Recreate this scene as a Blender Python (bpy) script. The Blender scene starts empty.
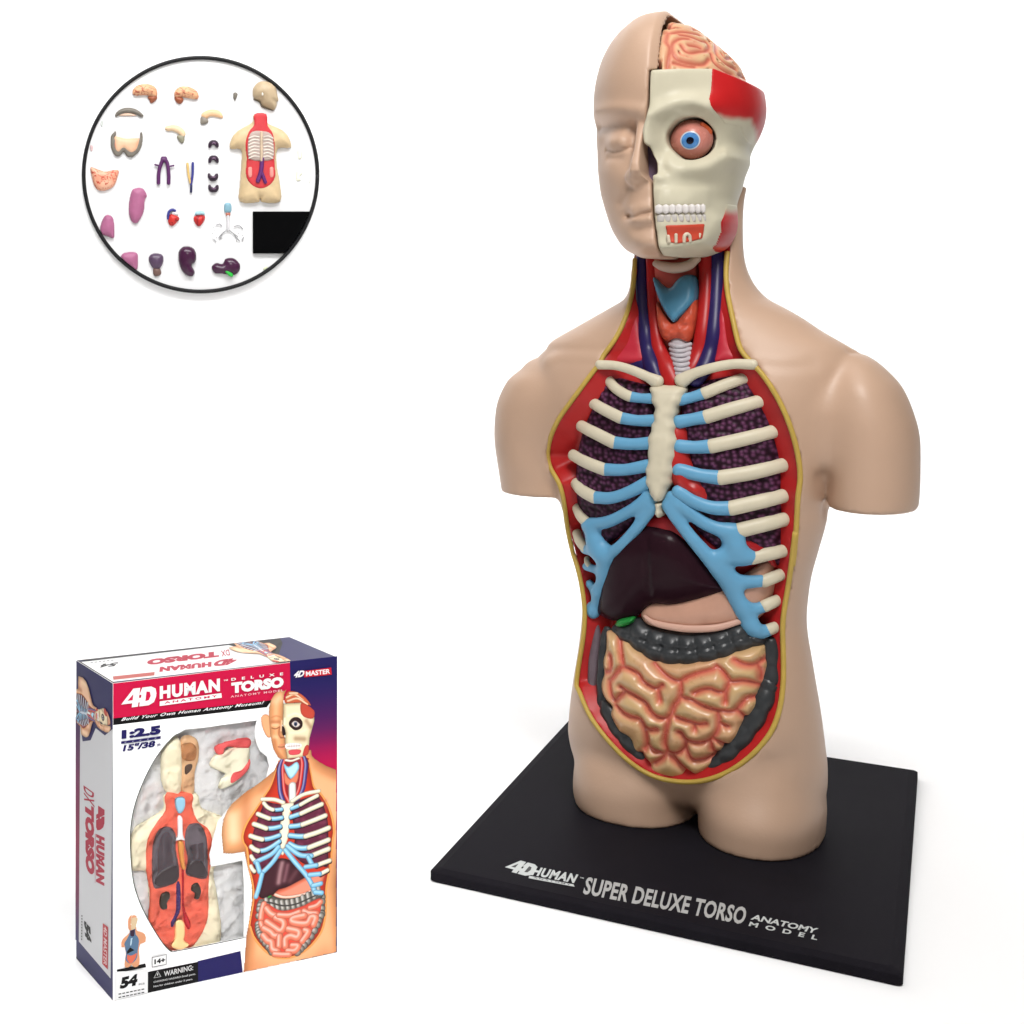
import bpy, math, random
import numpy as np
random.seed(7); rng = np.random.default_rng(7)
SC = bpy.context.scene
COL = SC.collection
# ------------------------------------------------------------------ camera (level, shifted lens)
S = 0.24                       # metres per layout unit
F, CX, CY = 1380.0, 100.0, 305.19
BASE_T = 0.0053
CAM = np.array([0.0, 0.0, S + BASE_T])
cam = bpy.data.objects.new('camera', bpy.data.cameras.new('camera'))
COL.objects.link(cam); SC.camera = cam
cam.location = CAM; cam.rotation_euler = (math.pi/2, 0, 0)
cam.data.sensor_width = 36.0; cam.data.lens = 36.0*F/1024
cam.data.shift_x = (512-CX)/1024; cam.data.shift_y = -(512-CY)/1024
cam.data.clip_start = 0.01; cam.data.clip_end = 100

class Frame:
    """an upright local frame (yaw about z) standing somewhere in the scene"""
    def __init__(s, origin, yaw):
        s.o = np.array(origin, float); s.yaw = yaw
        c, n = math.cos(yaw), math.sin(yaw)
        s.R = np.array([[c, n, 0], [-n, c, 0], [0, 0, 1.0]])      # world -> local
        s.cam = s.R @ (CAM - s.o)
    def ray(s, px):
        px = np.atleast_2d(np.asarray(px, float))
        d = np.stack([(px[:, 0]-CX)/F, np.ones(len(px)), -(px[:, 1]-CY)/F], 1)
        d /= np.linalg.norm(d, axis=1, keepdims=True)
        return d @ s.R.T
    def proj(s, p):
        w = np.asarray(p, float) @ s.R + s.o - CAM
        return np.stack([CX + F*w[..., 0]/w[..., 1], CY - F*w[..., 2]/w[..., 1]], -1)
    def hit(s, px, field, t0, t1, n=260):
        d = s.ray(px); ts = np.linspace(t0, t1, n)
        P = s.cam + d[:, None, :]*ts[None, :, None]
        f = field(P[..., 0], P[..., 1], P[..., 2])
        out = np.zeros((len(d), 3))
        for i in range(len(d)):
            k = np.nonzero((f[i, :-1] > 0) & (f[i, 1:] <= 0))[0]
            if len(k):
                k = k[0]; u = f[i, k]/(f[i, k]-f[i, k+1]); t = ts[k]+u*(ts[k+1]-ts[k])
            else:
                t = ts[np.argmin(f[i])]
            out[i] = s.cam + d[i]*t
        return out
    def plane(s, px, y):
        d = s.ray(px); t = (y-s.cam[1])/d[:, 1]
        return s.cam + d*t[:, None]

# ------------------------------------------------------------------ numeric helpers
def sm(a, b, x):
    t = np.clip((x-a)/(b-a), 0, 1); return t*t*(3-2*t)
def smin(a, b, k):
    h = np.clip(0.5+0.5*(b-a)/k, 0, 1); return b+(a-b)*h - k*h*(1-h)
def smax(a, b, k): return -smin(-a, -b, k)
def catmull(P, n=8, closed=False):
    P = np.asarray(P, float)
    if len(P) < 3 and not closed:
        return np.array([P[0]+(P[-1]-P[0])*t for t in np.linspace(0, 1, n+1)])
    Q = np.vstack([P[-1], P, P[0], P[1]]) if closed else np.vstack([2*P[0]-P[1], P, 2*P[-1]-P[-2]])
    m = len(P) if closed else len(P)-1
    out = []
    for i in range(m):
        p0, p1, p2, p3 = Q[i:i+4]
        for t in np.arange(n)/n:
            out.append(0.5*((2*p1)+(-p0+p2)*t+(2*p0-5*p1+4*p2-p3)*t*t+(-p0+3*p1-3*p2+p3)*t**3))
    if not closed: out.append(P[-1])
    return np.array(out)
def seg_dist(X, pts, closed=False):
    """distance of X (...,d) to a polyline; also returns the arclength parameter (0..1) of the foot point"""
    shp = X.shape[:-1]; Xf = X.reshape(-1, X.shape[-1]).astype(np.float32)
    pts = np.asarray(pts, np.float32)
    if closed: pts = np.vstack([pts, pts[:1]])
    best = np.full(len(Xf), 1e9, np.float32); par = np.zeros(len(Xf), np.float32)
    L = np.r_[0, np.cumsum(np.linalg.norm(np.diff(pts, axis=0), axis=1))]; T = max(L[-1], 1e-9)
    for i in range(len(pts)-1):
        a = pts[i]; ab = pts[i+1]-a; l2 = float(ab@ab)+1e-12
        u = np.clip(((Xf-a)@ab)/l2, 0, 1)
        d = Xf-a-u[:, None]*ab; d = np.einsum('ij,ij->i', d, d)
        m = d < best; best[m] = d[m]; par[m] = (L[i]+u[m]*math.sqrt(l2))/T
    return np.sqrt(best).reshape(shp), par.reshape(shp)
def poly_sd(x, z, poly):
    """signed distance to a 2D polygon, positive inside"""
    shp = x.shape
    d, _ = seg_dist(np.stack([x, z], -1), poly, True)
    ins = np.zeros(shp, bool); n = len(poly)
    for i in range(n):
        x0, z0 = poly[i]; x1, z1 = poly[(i+1) % n]
        if z0 == z1: continue
        c = ((z0 > z) != (z1 > z)) & (x < (x1-x0)*(z-z0)/(z1-z0)+x0)
        ins ^= c
    return np.where(ins, d, -d)
def hash3(i, j, k, seed=0):
    h = (i*374761393 + j*668265263 + k*2147483647 + seed*974711) & 0xffffffff
    h = ((h ^ (h >> 13))*1274126177) & 0xffffffff
    return ((h ^ (h >> 16)) & 0xffff)/65535.0
def noise3(x, y, z, seed=0):
    i, j, k = (np.floor(v).astype(np.int64) for v in (x, y, z))
    u, v, w = x-i, y-j, z-k
    u, v, w = (t*t*(3-2*t) for t in (u, v, w))
    r = 0
    for a in (0, 1):
        for b in (0, 1):
            for c in (0, 1):
                r = r + hash3(i+a, j+b, k+c, seed)*(u if a else 1-u)*(v if b else 1-v)*(w if c else 1-w)
    return r*2-1
def worley2(x, y, seed=0):
    i, j = np.floor(x).astype(np.int64), np.floor(y).astype(np.int64)
    d1 = np.full(x.shape, 9.0)
    for a in (-1, 0, 1):
        for b in (-1, 0, 1):
            qx = i+a+0.5+0.75*(hash3(i+a, j+b, 0*i, seed)-.5); qy = j+b+.5+.75*(hash3(i+a, j+b, 0*i+1, seed)-.5)
            d1 = np.minimum(d1, np.hypot(x-qx, y-qy))
    return d1

# ------------------------------------------------------------------ surface nets
def grid(lo, hi, h):
    n = [int(math.ceil((b-a)/h))+1 for a, b in zip(lo, hi)]
    ax = [np.float32(lo[i]) + np.float32(h)*np.arange(n[i], dtype=np.float32) for i in range(3)]
    return np.meshgrid(*ax, indexing='ij')
def nets(f, lo, h, smooth=1):
    ins = f < 0
    nx, ny, nz = f.shape
    cnt = np.zeros((nx-1, ny-1, nz-1), np.int8)
    for a in (0, 1):
        for b in (0, 1):
            for c in (0, 1):
                cnt += ins[a:nx-1+a, b:ny-1+b, c:nz-1+c]
    act = (cnt > 0) & (cnt < 8)
    idx = -np.ones(act.shape, np.int64); I = np.argwhere(act); idx[act] = np.arange(len(I))
    V = np.zeros((len(I), 3)); W = np.zeros(len(I))
    cs = [(a, b, c) for a in (0, 1) for b in (0, 1) for c in (0, 1)]
    fv = {c: f[I[:, 0]+c[0], I[:, 1]+c[1], I[:, 2]+c[2]] for c in cs}
    for c0 in cs:
        for ax in range(3):
            if c0[ax]: continue
            c1 = list(c0); c1[ax] = 1; c1 = tuple(c1)
            f0, f1 = fv[c0], fv[c1]; m = (f0 < 0) != (f1 < 0)
            t = f0[m]/(f0[m]-f1[m])
            p = np.tile(np.array(c0, float), (m.sum(), 1)); p[:, ax] = t
            V[m] += p; W[m] += 1
    V = (V/W[:, None] + I)*h + np.array(lo)
    Q = []
    for ax in range(3):
        sl0 = [slice(1, n-1) for n in f.shape]; sl1 = list(sl0)
        sl0[ax] = slice(0, f.shape[ax]-1); sl1[ax] = slice(1, f.shape[ax])
        A, B = ins[tuple(sl0)], ins[tuple(sl1)]
        off = [1, 1, 1]; off[ax] = 0
        o1, o2 = [(1, 2), (2, 0), (0, 1)][ax]
        for flip, mm in ((False, A & ~B), (True, ~A & B)):
            e = np.argwhere(mm)+off
            if not len(e): continue
            def cell(d1, d2):
                q = e.copy(); q[:, o1] += d1; q[:, o2] += d2
                return idx[q[:, 0], q[:, 1], q[:, 2]]
            q = np.stack([cell(-1, -1), cell(0, -1), cell(0, 0), cell(-1, 0)], 1)
            Q.append(q[:, ::-1] if flip else q)
    Q = np.vstack(Q)
    Q = Q[(Q >= 0).all(1)]
    for _ in range(smooth):
        E = np.vstack([Q[:, [0, 1]], Q[:, [1, 2]], Q[:, [2, 3]], Q[:, [3, 0]]]); E = np.vstack([E, E[:, ::-1]])
        n = np.bincount(E[:, 0], minlength=len(V))[:, None]
        A = np.stack([np.bincount(E[:, 0], V[E[:, 1], k], minlength=len(V)) for k in range(3)], 1)/np.maximum(n, 1)
        V = V*0.5 + A*0.5
    return V, Q

# ------------------------------------------------------------------ blender objects
def mesh_obj(name, V, faces, mat, parent=None, colors=None, smooth=True, label=None):
    me = bpy.data.meshes.new(name)
    V = np.asarray(V, np.float32)
    if isinstance(faces, np.ndarray):
        nf, k = faces.shape
        me.vertices.add(len(V)); me.vertices.foreach_set('co', V.ravel())
        me.loops.add(nf*k); me.loops.foreach_set('vertex_index', faces.astype(np.int32).ravel())
        me.polygons.add(nf); me.polygons.foreach_set('loop_start', np.arange(0, nf*k, k, dtype=np.int32))
        me.update(calc_edges=True)
    else:
        me.from_pydata([tuple(map(float, v)) for v in V], [], [tuple(int(i) for i in q) for q in faces])
    me.validate()
    if smooth: me.polygons.foreach_set('use_smooth', np.ones(len(me.polygons), bool))
    if colors is not None:
        at = me.color_attributes.new('Col', 'FLOAT_COLOR', 'POINT')
        c = np.ones((len(V), 4), np.float32); c[:, :3] = colors; at.data.foreach_set('color', c.ravel())
    if mat: me.materials.append(mat)
    o = bpy.data.objects.new(name, me); COL.objects.link(o)
    if parent is not None: o.parent = parent
    if label: o['label'] = label
    return o
def thing(name, label, cat, loc=(0, 0, 0), yaw=0.0, group=None, rot=None):
    o = bpy.data.objects.new(name, None); COL.objects.link(o)
    o.empty_display_size = 0.01
    o.location = loc; o.rotation_euler = rot if rot else (0, 0, yaw)
    o['label'] = label; o['category'] = cat
    if group: o['group'] = group
    return o
def tag(o, label, cat, group=None):
    o['label'] = label; o['category'] = cat
    if group: o['group'] = group
    return o
def srgb(*c):
    c = np.array(c, float)/255
    return tuple(np.where(c <= .04045, c/12.92, ((c+.055)/1.055)**2.4))
KA = .80                       # paint values are read off a bright picture; the plastic itself is darker
_mats = {}
def mat(name, col=None, rough=0.45, attr=False, noise=0.06, nscale=60, bump=0.0, bscale=300, spec=0.3, coat=0.0, metal=0.0, trans=0.0):
    if name in _mats: return _mats[name]
    m = bpy.data.materials.new(name); m.use_nodes = True
    nt = m.node_tree; b = nt.nodes['Principled BSDF']
    b.inputs['Roughness'].default_value = rough
    b.inputs['Specular IOR Level'].default_value = spec
    b.inputs['Coat Weight'].default_value = coat; b.inputs['Coat Roughness'].default_value = 0.15
    b.inputs['Metallic'].default_value = metal
    b.inputs['Transmission Weight'].default_value = trans
    tc = nt.nodes.new('ShaderNodeTexCoord')
    if attr:
        a = nt.nodes.new('ShaderNodeVertexColor'); a.layer_name = 'Col'; src = a.outputs['Color']
    else:
        a = nt.nodes.new('ShaderNodeRGB'); a.outputs[0].default_value = (*[q*KA for q in col], 1); src = a.outputs[0]
    if noise > 0:
        n = nt.nodes.new('ShaderNodeTexNoise'); n.inputs['Scale'].default_value = nscale; n.inputs['Detail'].default_value = 4
        nt.links.new(tc.outputs['Object'], n.inputs['Vector'])
        mr = nt.nodes.new('ShaderNodeMapRange'); mr.inputs[3].default_value = 1-noise; mr.inputs[4].default_value = 1+noise
        mr.inputs[1].default_value = .25; mr.inputs[2].default_value = .75
        nt.links.new(n.outputs['Fac'], mr.inputs[0])
        mx = nt.nodes.new('ShaderNodeVectorMath'); mx.operation = 'SCALE'
        nt.links.new(src, mx.inputs[0]); nt.links.new(mr.outputs[0], mx.inputs['Scale']); src = mx.outputs[0]
        mr2 = nt.nodes.new('ShaderNodeMapRange'); mr2.inputs[3].default_value = rough-.05; mr2.inputs[4].default_value = rough+.08
        nt.links.new(n.outputs['Fac'], mr2.inputs[0]); nt.links.new(mr2.outputs[0], b.inputs['Roughness'])
    nt.links.new(src, b.inputs['Base Color'])
    if bump > 0:
        n2 = nt.nodes.new('ShaderNodeTexNoise'); n2.inputs['Scale'].default_value = bscale; n2.inputs['Detail'].default_value = 5
        nt.links.new(tc.outputs['Object'], n2.inputs['Vector'])
        bp = nt.nodes.new('ShaderNodeBump'); bp.inputs['Strength'].default_value = bump; bp.inputs['Distance'].default_value = .001
        nt.links.new(n2.outputs['Fac'], bp.inputs['Height']); nt.links.new(bp.outputs[0], b.inputs['Normal'])
    _mats[name] = m; return m
def tube(pts, rad, sides=14, flat=1.0, normal=None, cap=True):
    """swept tube along 3D points; rad scalar or per point; round caps"""
    P = np.asarray(pts, float); n = len(P); r = np.broadcast_to(np.asarray(rad, float), (n,)).copy()
    T = np.gradient(P, axis=0); T /= np.linalg.norm(T, axis=1, keepdims=True)+1e-12
    N = np.array(normal if normal is not None else (0, -1, 0), float)
    V = []; rings = []
    extra = []
    if cap:
        for k, a in enumerate((1.0, .92, .7, .38)):
            extra.append((a, math.sqrt(max(0, 1-a*a))))
    seq = [(P[0]-T[0]*r[0]*a*.8, T[0], max(r[0]*q, r[0]*.05)) for a, q in extra] + [(P[i], T[i], r[i]) for i in range(n)] + \
          [(P[-1]+T[-1]*r[-1]*a*.8, T[-1], max(r[-1]*q, r[-1]*.05)) for a, q in extra[::-1]]
    for p, t, rr in seq:
        u = np.cross(t, N); u /= np.linalg.norm(u)+1e-12; v = np.cross(u, t)
        rings.append(len(V))
        for k in range(sides):
            a = 2*math.pi*k/sides
            V.append(p+u*rr*math.cos(a)+v*rr*flat*math.sin(a))
    Fc = []
    for i in range(len(rings)-1):
        for k in range(sides):
            k2 = (k+1) % sides
            Fc.append((rings[i]+k, rings[i+1]+k, rings[i+1]+k2, rings[i]+k2))
    Fc.append(tuple(rings[0]+k for k in range(sides)))
    Fc.append(tuple(rings[-1]+k for k in range(sides-1, -1, -1)))
    return np.array(V), Fc
def join(parts):
    V, Fc, o = [], [], 0
    for v, f in parts:
        V.append(np.asarray(v)); Fc += [tuple(int(i)+o for i in q) for q in f]; o += len(v)
    return np.vstack(V), Fc
# pixel windows the features were read off in
def win(x0, y0, k): return lambda *pts: np.array([(x0+k*a, y0+k*b) for a, b in pts], float)
W1 = win(560, 0, 240/1024); W2 = win(560, 200, 240/1024); W3 = win(480, 330, 240/1024)
W4 = win(680, 330, 260/1024); W5 = win(540, 500, 260/1024); W6 = win(560, 620, 260/1024)
# ------------------------------------------------------------------ the body as fields in its own frame (metres)
YB = -0.553                     # base yaw
b0 = np.array([0.58366, 2.44699])*S; BW, BD = 0.72618*S, 1.07088*S
e1 = np.array([math.cos(YB), math.sin(YB)]); e2 = np.array([-math.sin(YB), math.cos(YB)])
BC = b0 + e1*BW/2 + e2*BD/2
YT = -0.61
BF = Frame((BC[0], BC[1], BASE_T), YT)
def row_z(y, yloc=0.0, xpx=690):
    """height at which pixel row y cuts the local plane y=yloc"""
    return BF.plane([(xpx, y)], yloc)[0, 2]
class Loft:
    """stack of superellipse sections; rows: (pixel row, left px, right px, front, back, cy, n)"""
    def __init__(s, rows, yref=0.0):
        z, cx, a, bf, bb, cy, nn = [], [], [], [], [], [], []
        th = np.linspace(0, 2*math.pi, 96)
        for (y, L, R, f, b, c, n) in rows:
            f, b, c = f/1000, b/1000, c/1000
            zz = row_z(y, c, (L+R)/2)
            pl = BF.plane([(L, y), (R, y)], c)
            x0, hw = (pl[0, 0]+pl[1, 0])/2, (pl[1, 0]-pl[0, 0])/2
            for _ in range(25):
                ct, st = np.cos(th), np.sin(th)
                X = x0+hw*np.sign(ct)*np.abs(ct)**(2/n); bbv = np.where(st < 0, f, b)
                Y = c+bbv*np.sign(st)*np.abs(st)**(2/n)
                q = BF.proj(np.stack([X, Y, np.full_like(X, zz)], -1))[:, 0]
                dl, dr = (L-q.min())*.00047, (R-q.max())*.00047
                x0 += .5*(dl+dr)*.8; hw += .5*(dr-dl)*.8
            for l, v in zip((z, cx, a, bf, bb, cy, nn), (zz, x0, hw, f, b, c, n)): l.append(v)
        o = np.argsort(z)
        T = np.array([z, cx, a, bf, bb, cy, nn])[:, o].T
        s.T = T; s.z0, s.z1 = T[0, 0], T[-1, 0]
        D = catmull(T, 10); D = D[np.argsort(D[:, 0])]; s.D = D
    def at(s, z, k): return np.interp(z, s.D[:, 0], s.D[:, k]).astype(np.float32)
    def field(s, x, y, z, grow=0.0):
        cx, a, bf, bb, cy, n = (s.at(z, k) for k in range(1, 7))
        a = np.maximum(a+grow, 1e-3); b = np.maximum(np.where(y < cy, bf, bb)+grow, 1e-3)
        u, v = np.abs(x-cx)/a, np.abs(y-cy)/b
        r = (u**n+v**n+1e-12)**(1/n)
        # distance-like: (r-1) scaled by the local radius in this direction
        rho = np.hypot(x-cx, y-cy)+1e-6
        f = (r-1)*np.minimum(rho/np.maximum(r, .15), np.maximum(a, b))
        return np.maximum(f, np.maximum(z-s.z1-grow, s.z0-grow-z))
    def front(s, x, z, inset=0.0, soft=0.93, n=2.0):
        cx, a, bf, cy = (s.at(z, k) for k in (1, 2, 3, 5))
        u = np.clip(np.abs(x-cx)/(a-inset*.5)*soft, 0, 1)
        return cy - (bf-inset)*np.sqrt(1-u**2)

trunk = Loft([  # y, L, R, front, back, cy, n
    (188, 660, 747, 8, 20, 16, 2), (205, 648, 744, 16, 24, 11, 2), (230, 640, 743, 22, 26, 7, 2), (255, 634, 744, 23, 27, 5, 2), (272, 631, 748, 24, 28, 4, 2),
    (287, 629.5, 756, 25, 29, 3, 2), (299, 624, 768, 26, 29, 2, 2), (308, 610, 785, 27, 29, 1, 2), (318, 593, 803, 28, 28, 0, 2),
    (330, 573, 822, 29, 28, 0, 2.1), (343, 552, 845, 30, 28, 0, 2.2), (352, 546, 852, 31, 28, 0, 2.2), (363, 539, 856, 34, 29, 0, 2.3), (380, 534, 855, 37, 31, 0, 2.35),
    (400, 535, 849, 40, 33, 0, 2.4), (440, 540, 842, 43, 34, 0, 2.4), (470, 547, 836, 44, 34, 0, 2.4), (495, 555, 829, 44, 34, 0, 2.3),
    (513, 561, 826.5, 43, 33, 0, 2.3), (541, 569, 818.5, 42, 32, 0, 2.3), (569, 576, 811, 40, 31, 0, 2.3), (602, 582, 807, 39, 30, 0, 2.3),
    (622, 582, 808, 39, 30, 0, 2.3), (645, 580, 812, 40, 31, 0, 2.3), (668, 577, 816, 41, 33, 0, 2.3), (690, 573.5, 820, 41, 35, 0, 2.3),
    (710, 571, 823, 41, 37, 0, 2.3), (730, 569, 825.5, 39, 38, 0, 2.3), (752, 568.5, 827, 36, 38, 0, 2.2), (772, 575, 822, 31, 35, 1, 2.1),
    (790, 598, 798, 24, 30, 2, 2), (803, 640, 756, 10, 16, 3, 2)])
head = Loft([
    (15.5, 650, 686, 12, 16, -6, 2), (22, 634, 697, 24, 27, -6, 2), (37, 616, 722, 36, 40, -6, 2), (56, 603.5, 738, 43, 47, -6, 2),
    (80, 596, 749, 46.5, 50, -6, 2.1), (103, 593.5, 755, 47.5, 51, -6, 2.1), (126, 594.5, 756, 46, 50, -6, 2.15), (150, 596.5, 751, 45, 47, -6, 2.15),
    (169, 598, 748, 45, 42, -6, 2.15), (187, 600, 745, 46, 38, -6, 2.15), (199, 602, 742.5, 46, 33, -7, 2.15), (223, 609, 738.5, 46, 24, -8, 2.2), (237, 615.5, 735.5, 45, 16, -9, 2.3),
    (250, 625.5, 727, 42, 9, -11, 2.2), (258, 641, 707, 32, 5, -14, 2)])
def arm(rows): return Loft(rows)
armL = arm([(356.5, 542, 548, 2.5, 2.5, 2, 2), (358, 537, 552, 7, 8, 2, 2), (362, 528, 560, 12, 13, 2, 2), (370, 520, 570, 18, 19, 2, 2), (381, 507.5, 577, 24, 25, 2, 2), (402, 497.5, 581, 27, 28, 2, 2.1), (424, 494.5, 583, 28, 29, 2, 2.1),
            (442, 494.5, 585, 28, 29, 2, 2.1), (461, 497, 587, 28, 29, 2, 2.1), (480, 500, 589, 27, 28, 2, 2.1), (491, 501.5, 590, 27, 28, 2, 2.1)])
armR = arm([(352.5, 850, 856, 2.5, 2.5, 2, 2), (354, 846, 863, 7, 8, 2, 2), (359, 842, 873, 12, 13, 2, 2), (368, 834, 885, 18, 19, 2, 2), (386, 827, 902, 25, 26, 2, 2), (411, 824, 913.6, 28, 29, 2, 2.1), (436, 824, 920, 29, 30, 2, 2.1),
            (467, 824, 920.7, 29, 30, 2, 2.1), (490, 825, 920, 29, 30, 2, 2.1), (507, 826, 918.5, 29, 30, 2, 2.1)])
def legrow(L, R, f, b): return lambda y, dl=0, dr=0: (y, L+dl, R+dr, f, b, 1, 2.15)
legL = Loft([(803.5, 576, 700, 37, 33, 0, 2.2), (790, 573, 699, 37, 34, 0, 2.2), (770, 574, 698, 36, 34, 0, 2.2), (745, 578, 694, 31, 32, 0, 2.2), (720, 588, 688, 22, 26, 0, 2.2)])
legR = Loft([(822, 698, 826, 44, 34, -1, 2.2), (800, 698, 827, 43, 34, -1, 2.2), (775, 698, 824, 39, 34, 0, 2.2), (745, 700, 818, 33, 33, 0, 2.2), (720, 706, 808, 23, 26, 0, 2.2)])
for l in (legL, legR): l.z0 = 0.0
def body_f(x, y, z):
    f = trunk.field(x, y, z)
    k = .003+.013*sm(armL.z0-.004, armL.z0+.040, z)*(1-.75*sm(armL.z1-.022, armL.z1-.002, z))
    f = smin(f, armL.field(x, y, z), k)
    f = smin(f, armR.field(x, y, z), k)
    legs = smin(legL.field(x, y, z), legR.field(x, y, z), .003)
    f = smin(f, legs, .0045)
    return f
# ------------------------------------------------------------------ materials of the anatomy model
SKIN = mat('skin_plastic', srgb(208, 173, 147), .45, noise=.035, nscale=25, bump=.05, bscale=900, spec=.5)
M_RED = mat('red_lining_paint', srgb(196, 38, 38), .38, noise=.08, nscale=90, bump=.06)
M_YEL = mat('yellow_rim_paint', srgb(205, 172, 82), .45, noise=.08, nscale=120)
M_BONE = mat('bone_plastic', srgb(226, 216, 190), .4, noise=.05, nscale=120, bump=.05)
M_CART = mat('cartilage_blue', srgb(112, 176, 214), .36, noise=.04, nscale=110)
M_BLUEV = mat('vein_blue', srgb(44, 34, 92), .35, noise=.08, nscale=150)
M_ART = mat('artery_red', srgb(188, 34, 34), .35, noise=.08, nscale=150)
M_NECKM = mat('neck_muscle_red', srgb(205, 48, 66), .42, noise=.06, nscale=150, bump=.08)
M_DARKCOL = mat('colon_charcoal', srgb(60, 62, 64), .3, noise=.12, nscale=180, bump=.03)
M_LIVER = mat('liver_maroon', srgb(46, 25, 33), .2, noise=.12, nscale=60, bump=.03, spec=.07)
M_ATTR = mat('painted_plastic', None, .34, attr=True, noise=.03, nscale=120, spec=.16)
M_SHELL = mat('shell_attr', None, .42, attr=True, noise=.025, nscale=25, bump=.04, bscale=900)
def lin(*c): return np.array(srgb(*c))*KA
def mixc(a, b, t): return a*(1-t[:, None])+b*t[:, None]

torso = thing('anatomy_torso', 'tall beige torso with a half skull face and opened chest, on the black base', 'anatomy model', (BC[0], BC[1], BASE_T), YT)

# ------------------------------------------------------------------ opening of the body
rim_px = np.vstack([W2((319, 255), (317, 310), (311, 380), (300, 430), (280, 500), (240, 590), (180, 668)),
    W3((520, 130), (465, 200), (400, 290), (340, 370), (302, 450), (286, 530), (303, 600), (342, 655), (362, 760), (374, 860), (400, 965)),
    W5((130, 210), (155, 290), (174, 400), (176, 480), (168, 560), (152, 650), (142, 735)),
    W6((74, 272), (110, 370), (180, 465), (260, 550), (350, 610), (430, 633), (520, 640), (610, 623), (700, 578), (780, 510), (840, 430), (868, 340), (881, 240), (879, 100)),
    W5((955, 505), (962, 430), (980, 330), (997, 200), (1008, 100)),
    W4((440, 960), (453, 850), (461, 740), (464, 650), (475, 590), (468, 510), (450, 430), (420, 340), (370, 240), (310, 155), (252, 100), (228, 50)),
    W2((736, 500), (714, 400), (707, 300), (714, 225))])
tf = lambda x, y, z: trunk.field(x, y, z)
rim3 = BF.hit(rim_px, tf, .45, .85, 500)
top3 = np.array([rim3[-1]+[0, 0, .012], [ (rim3[0, 0]+rim3[-1, 0])/2, rim3[0, 1], rim3[0, 2]+.02], rim3[0]+[0, 0, .008]])
cav_poly = np.vstack([rim3, top3])[:, [0, 2]]
res = .0012
lo, hi = (-.12, -.065, -.002), (.12, .065, .335)
X, Y, Z = grid(lo, hi, res)
body = np.maximum(body_f(X, Y, Z), -Z)
D2 = poly_sd(X[:, 0, :], Z[:, 0, :], cav_poly)[:, None, :].astype(np.float32)
# gentle anatomy on the skin: collar bones and the fold above the thighs
def dent(px, amp, w, field=tf):
    p = catmull(BF.hit(px, field, .45, .85, 300), 5)
    lo_, hi_ = p.min(0)-3*w, p.max(0)+3*w
    m = (X > lo_[0]) & (X < hi_[0]) & (Y > lo_[1]) & (Y < hi_[1]) & (Z > lo_[2]) & (Z < hi_[2])
    d, _ = seg_dist(np.stack([X[m], Y[m], Z[m]], -1), p)
    body[m] += amp*np.exp(-(d/w)**2)
dent([(757, 357), (785, 358), (815, 356), (845, 357)], -.0011, .0035)
dent([(757, 364), (785, 366), (812, 364)], .0009, .003)
dent([(596, 357), (580, 356), (560, 356), (548, 360)], -.0010, .0035)
dent([(590, 363), (575, 362), (560, 361)], .0007, .003)
dent([(621, 768), (640, 785), (668, 797), (690, 800), (715, 795), (740, 778), (765, 752)], -.0009, .006)
dent([(822, 478), (828, 492), (826, 506)], .0016, .005)
skin = smax(body, np.minimum(D2, .004-Y), .0012)
V, Q = nets(skin, lo, res, 2)
shell = mesh_obj('body_shell', V, Q, SKIN, torso)
trk = trunk.field(X, Y, Z)
lin_f = np.maximum(np.maximum(trk+np.minimum(np.maximum(D2, 0)*1.15+.0004, .0135), -D2-.0006), Y-.008)
V, Q = nets(lin_f, lo, res, 2)
mesh_obj('cavity_lining', V, Q, M_RED, shell)
del body, skin, lin_f, trk
rp = catmull(rim3, 5)
for _ in range(8): rp[1:-1] = .5*rp[1:-1]+.25*(rp[:-2]+rp[2:])
v, f = tube(rp, .00112, 10)
mesh_obj('cavity_rim', v, f, M_YEL, shell)

# ------------------------------------------------------------------ pieces laid on the organ bed
def bed(inset): return lambda x, y, z: trunk.front(x, z, inset)-y
def on_bed(px, inset, lift=0): return BF.hit(px, bed(inset), .45, .85, 400)
def relief(name, px, inset, height, edge, m, parent, hfun=None, back=.006, res=.0008, cfun=None, smooth=1, curve=5, label=None):
    P = on_bed(px, inset)[:, [0, 2]]
    if curve: P = catmull(P, curve, True)
    x0, z0 = P.min(0)-.002; x1, z1 = P.max(0)+.002
    nx, nz = int((x1-x0)/res)+2, int((z1-z0)/res)+2
    gx = x0+res*np.arange(nx); gz = z0+res*np.arange(nz)
    A, B = np.meshgrid(gx, gz, indexing='ij')
    d2 = poly_sd(A, B, P); G = trunk.front(A, B, inset)
    t = np.clip(d2/edge, 0, 1); h = height*np.sqrt(np.maximum(0, 1-(1-t)**2))
    if hfun is not None: h = hfun(A, B, d2, h)
    yt = G-h; y0 = yt.min()-.002; y1 = G.max()+back+.002
    ny = int((y1-y0)/res)+2
    Yg = (y0+res*np.arange(ny))[None, :, None]
    f = np.maximum(np.maximum(yt[:, None, :]-Yg, Yg-(G+back)[:, None, :]), -d2[:, None, :])
    V, Q = nets(f, (x0, y0, z0), res, smooth)
    c = None
    if cfun is not None: c = cfun(V)
    return mesh_obj(name, V, Q, m, parent, c, label=label)
def px2(pts, inset): return on_bed(pts, inset)[:, [0, 2]]
PX = .00047
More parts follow.
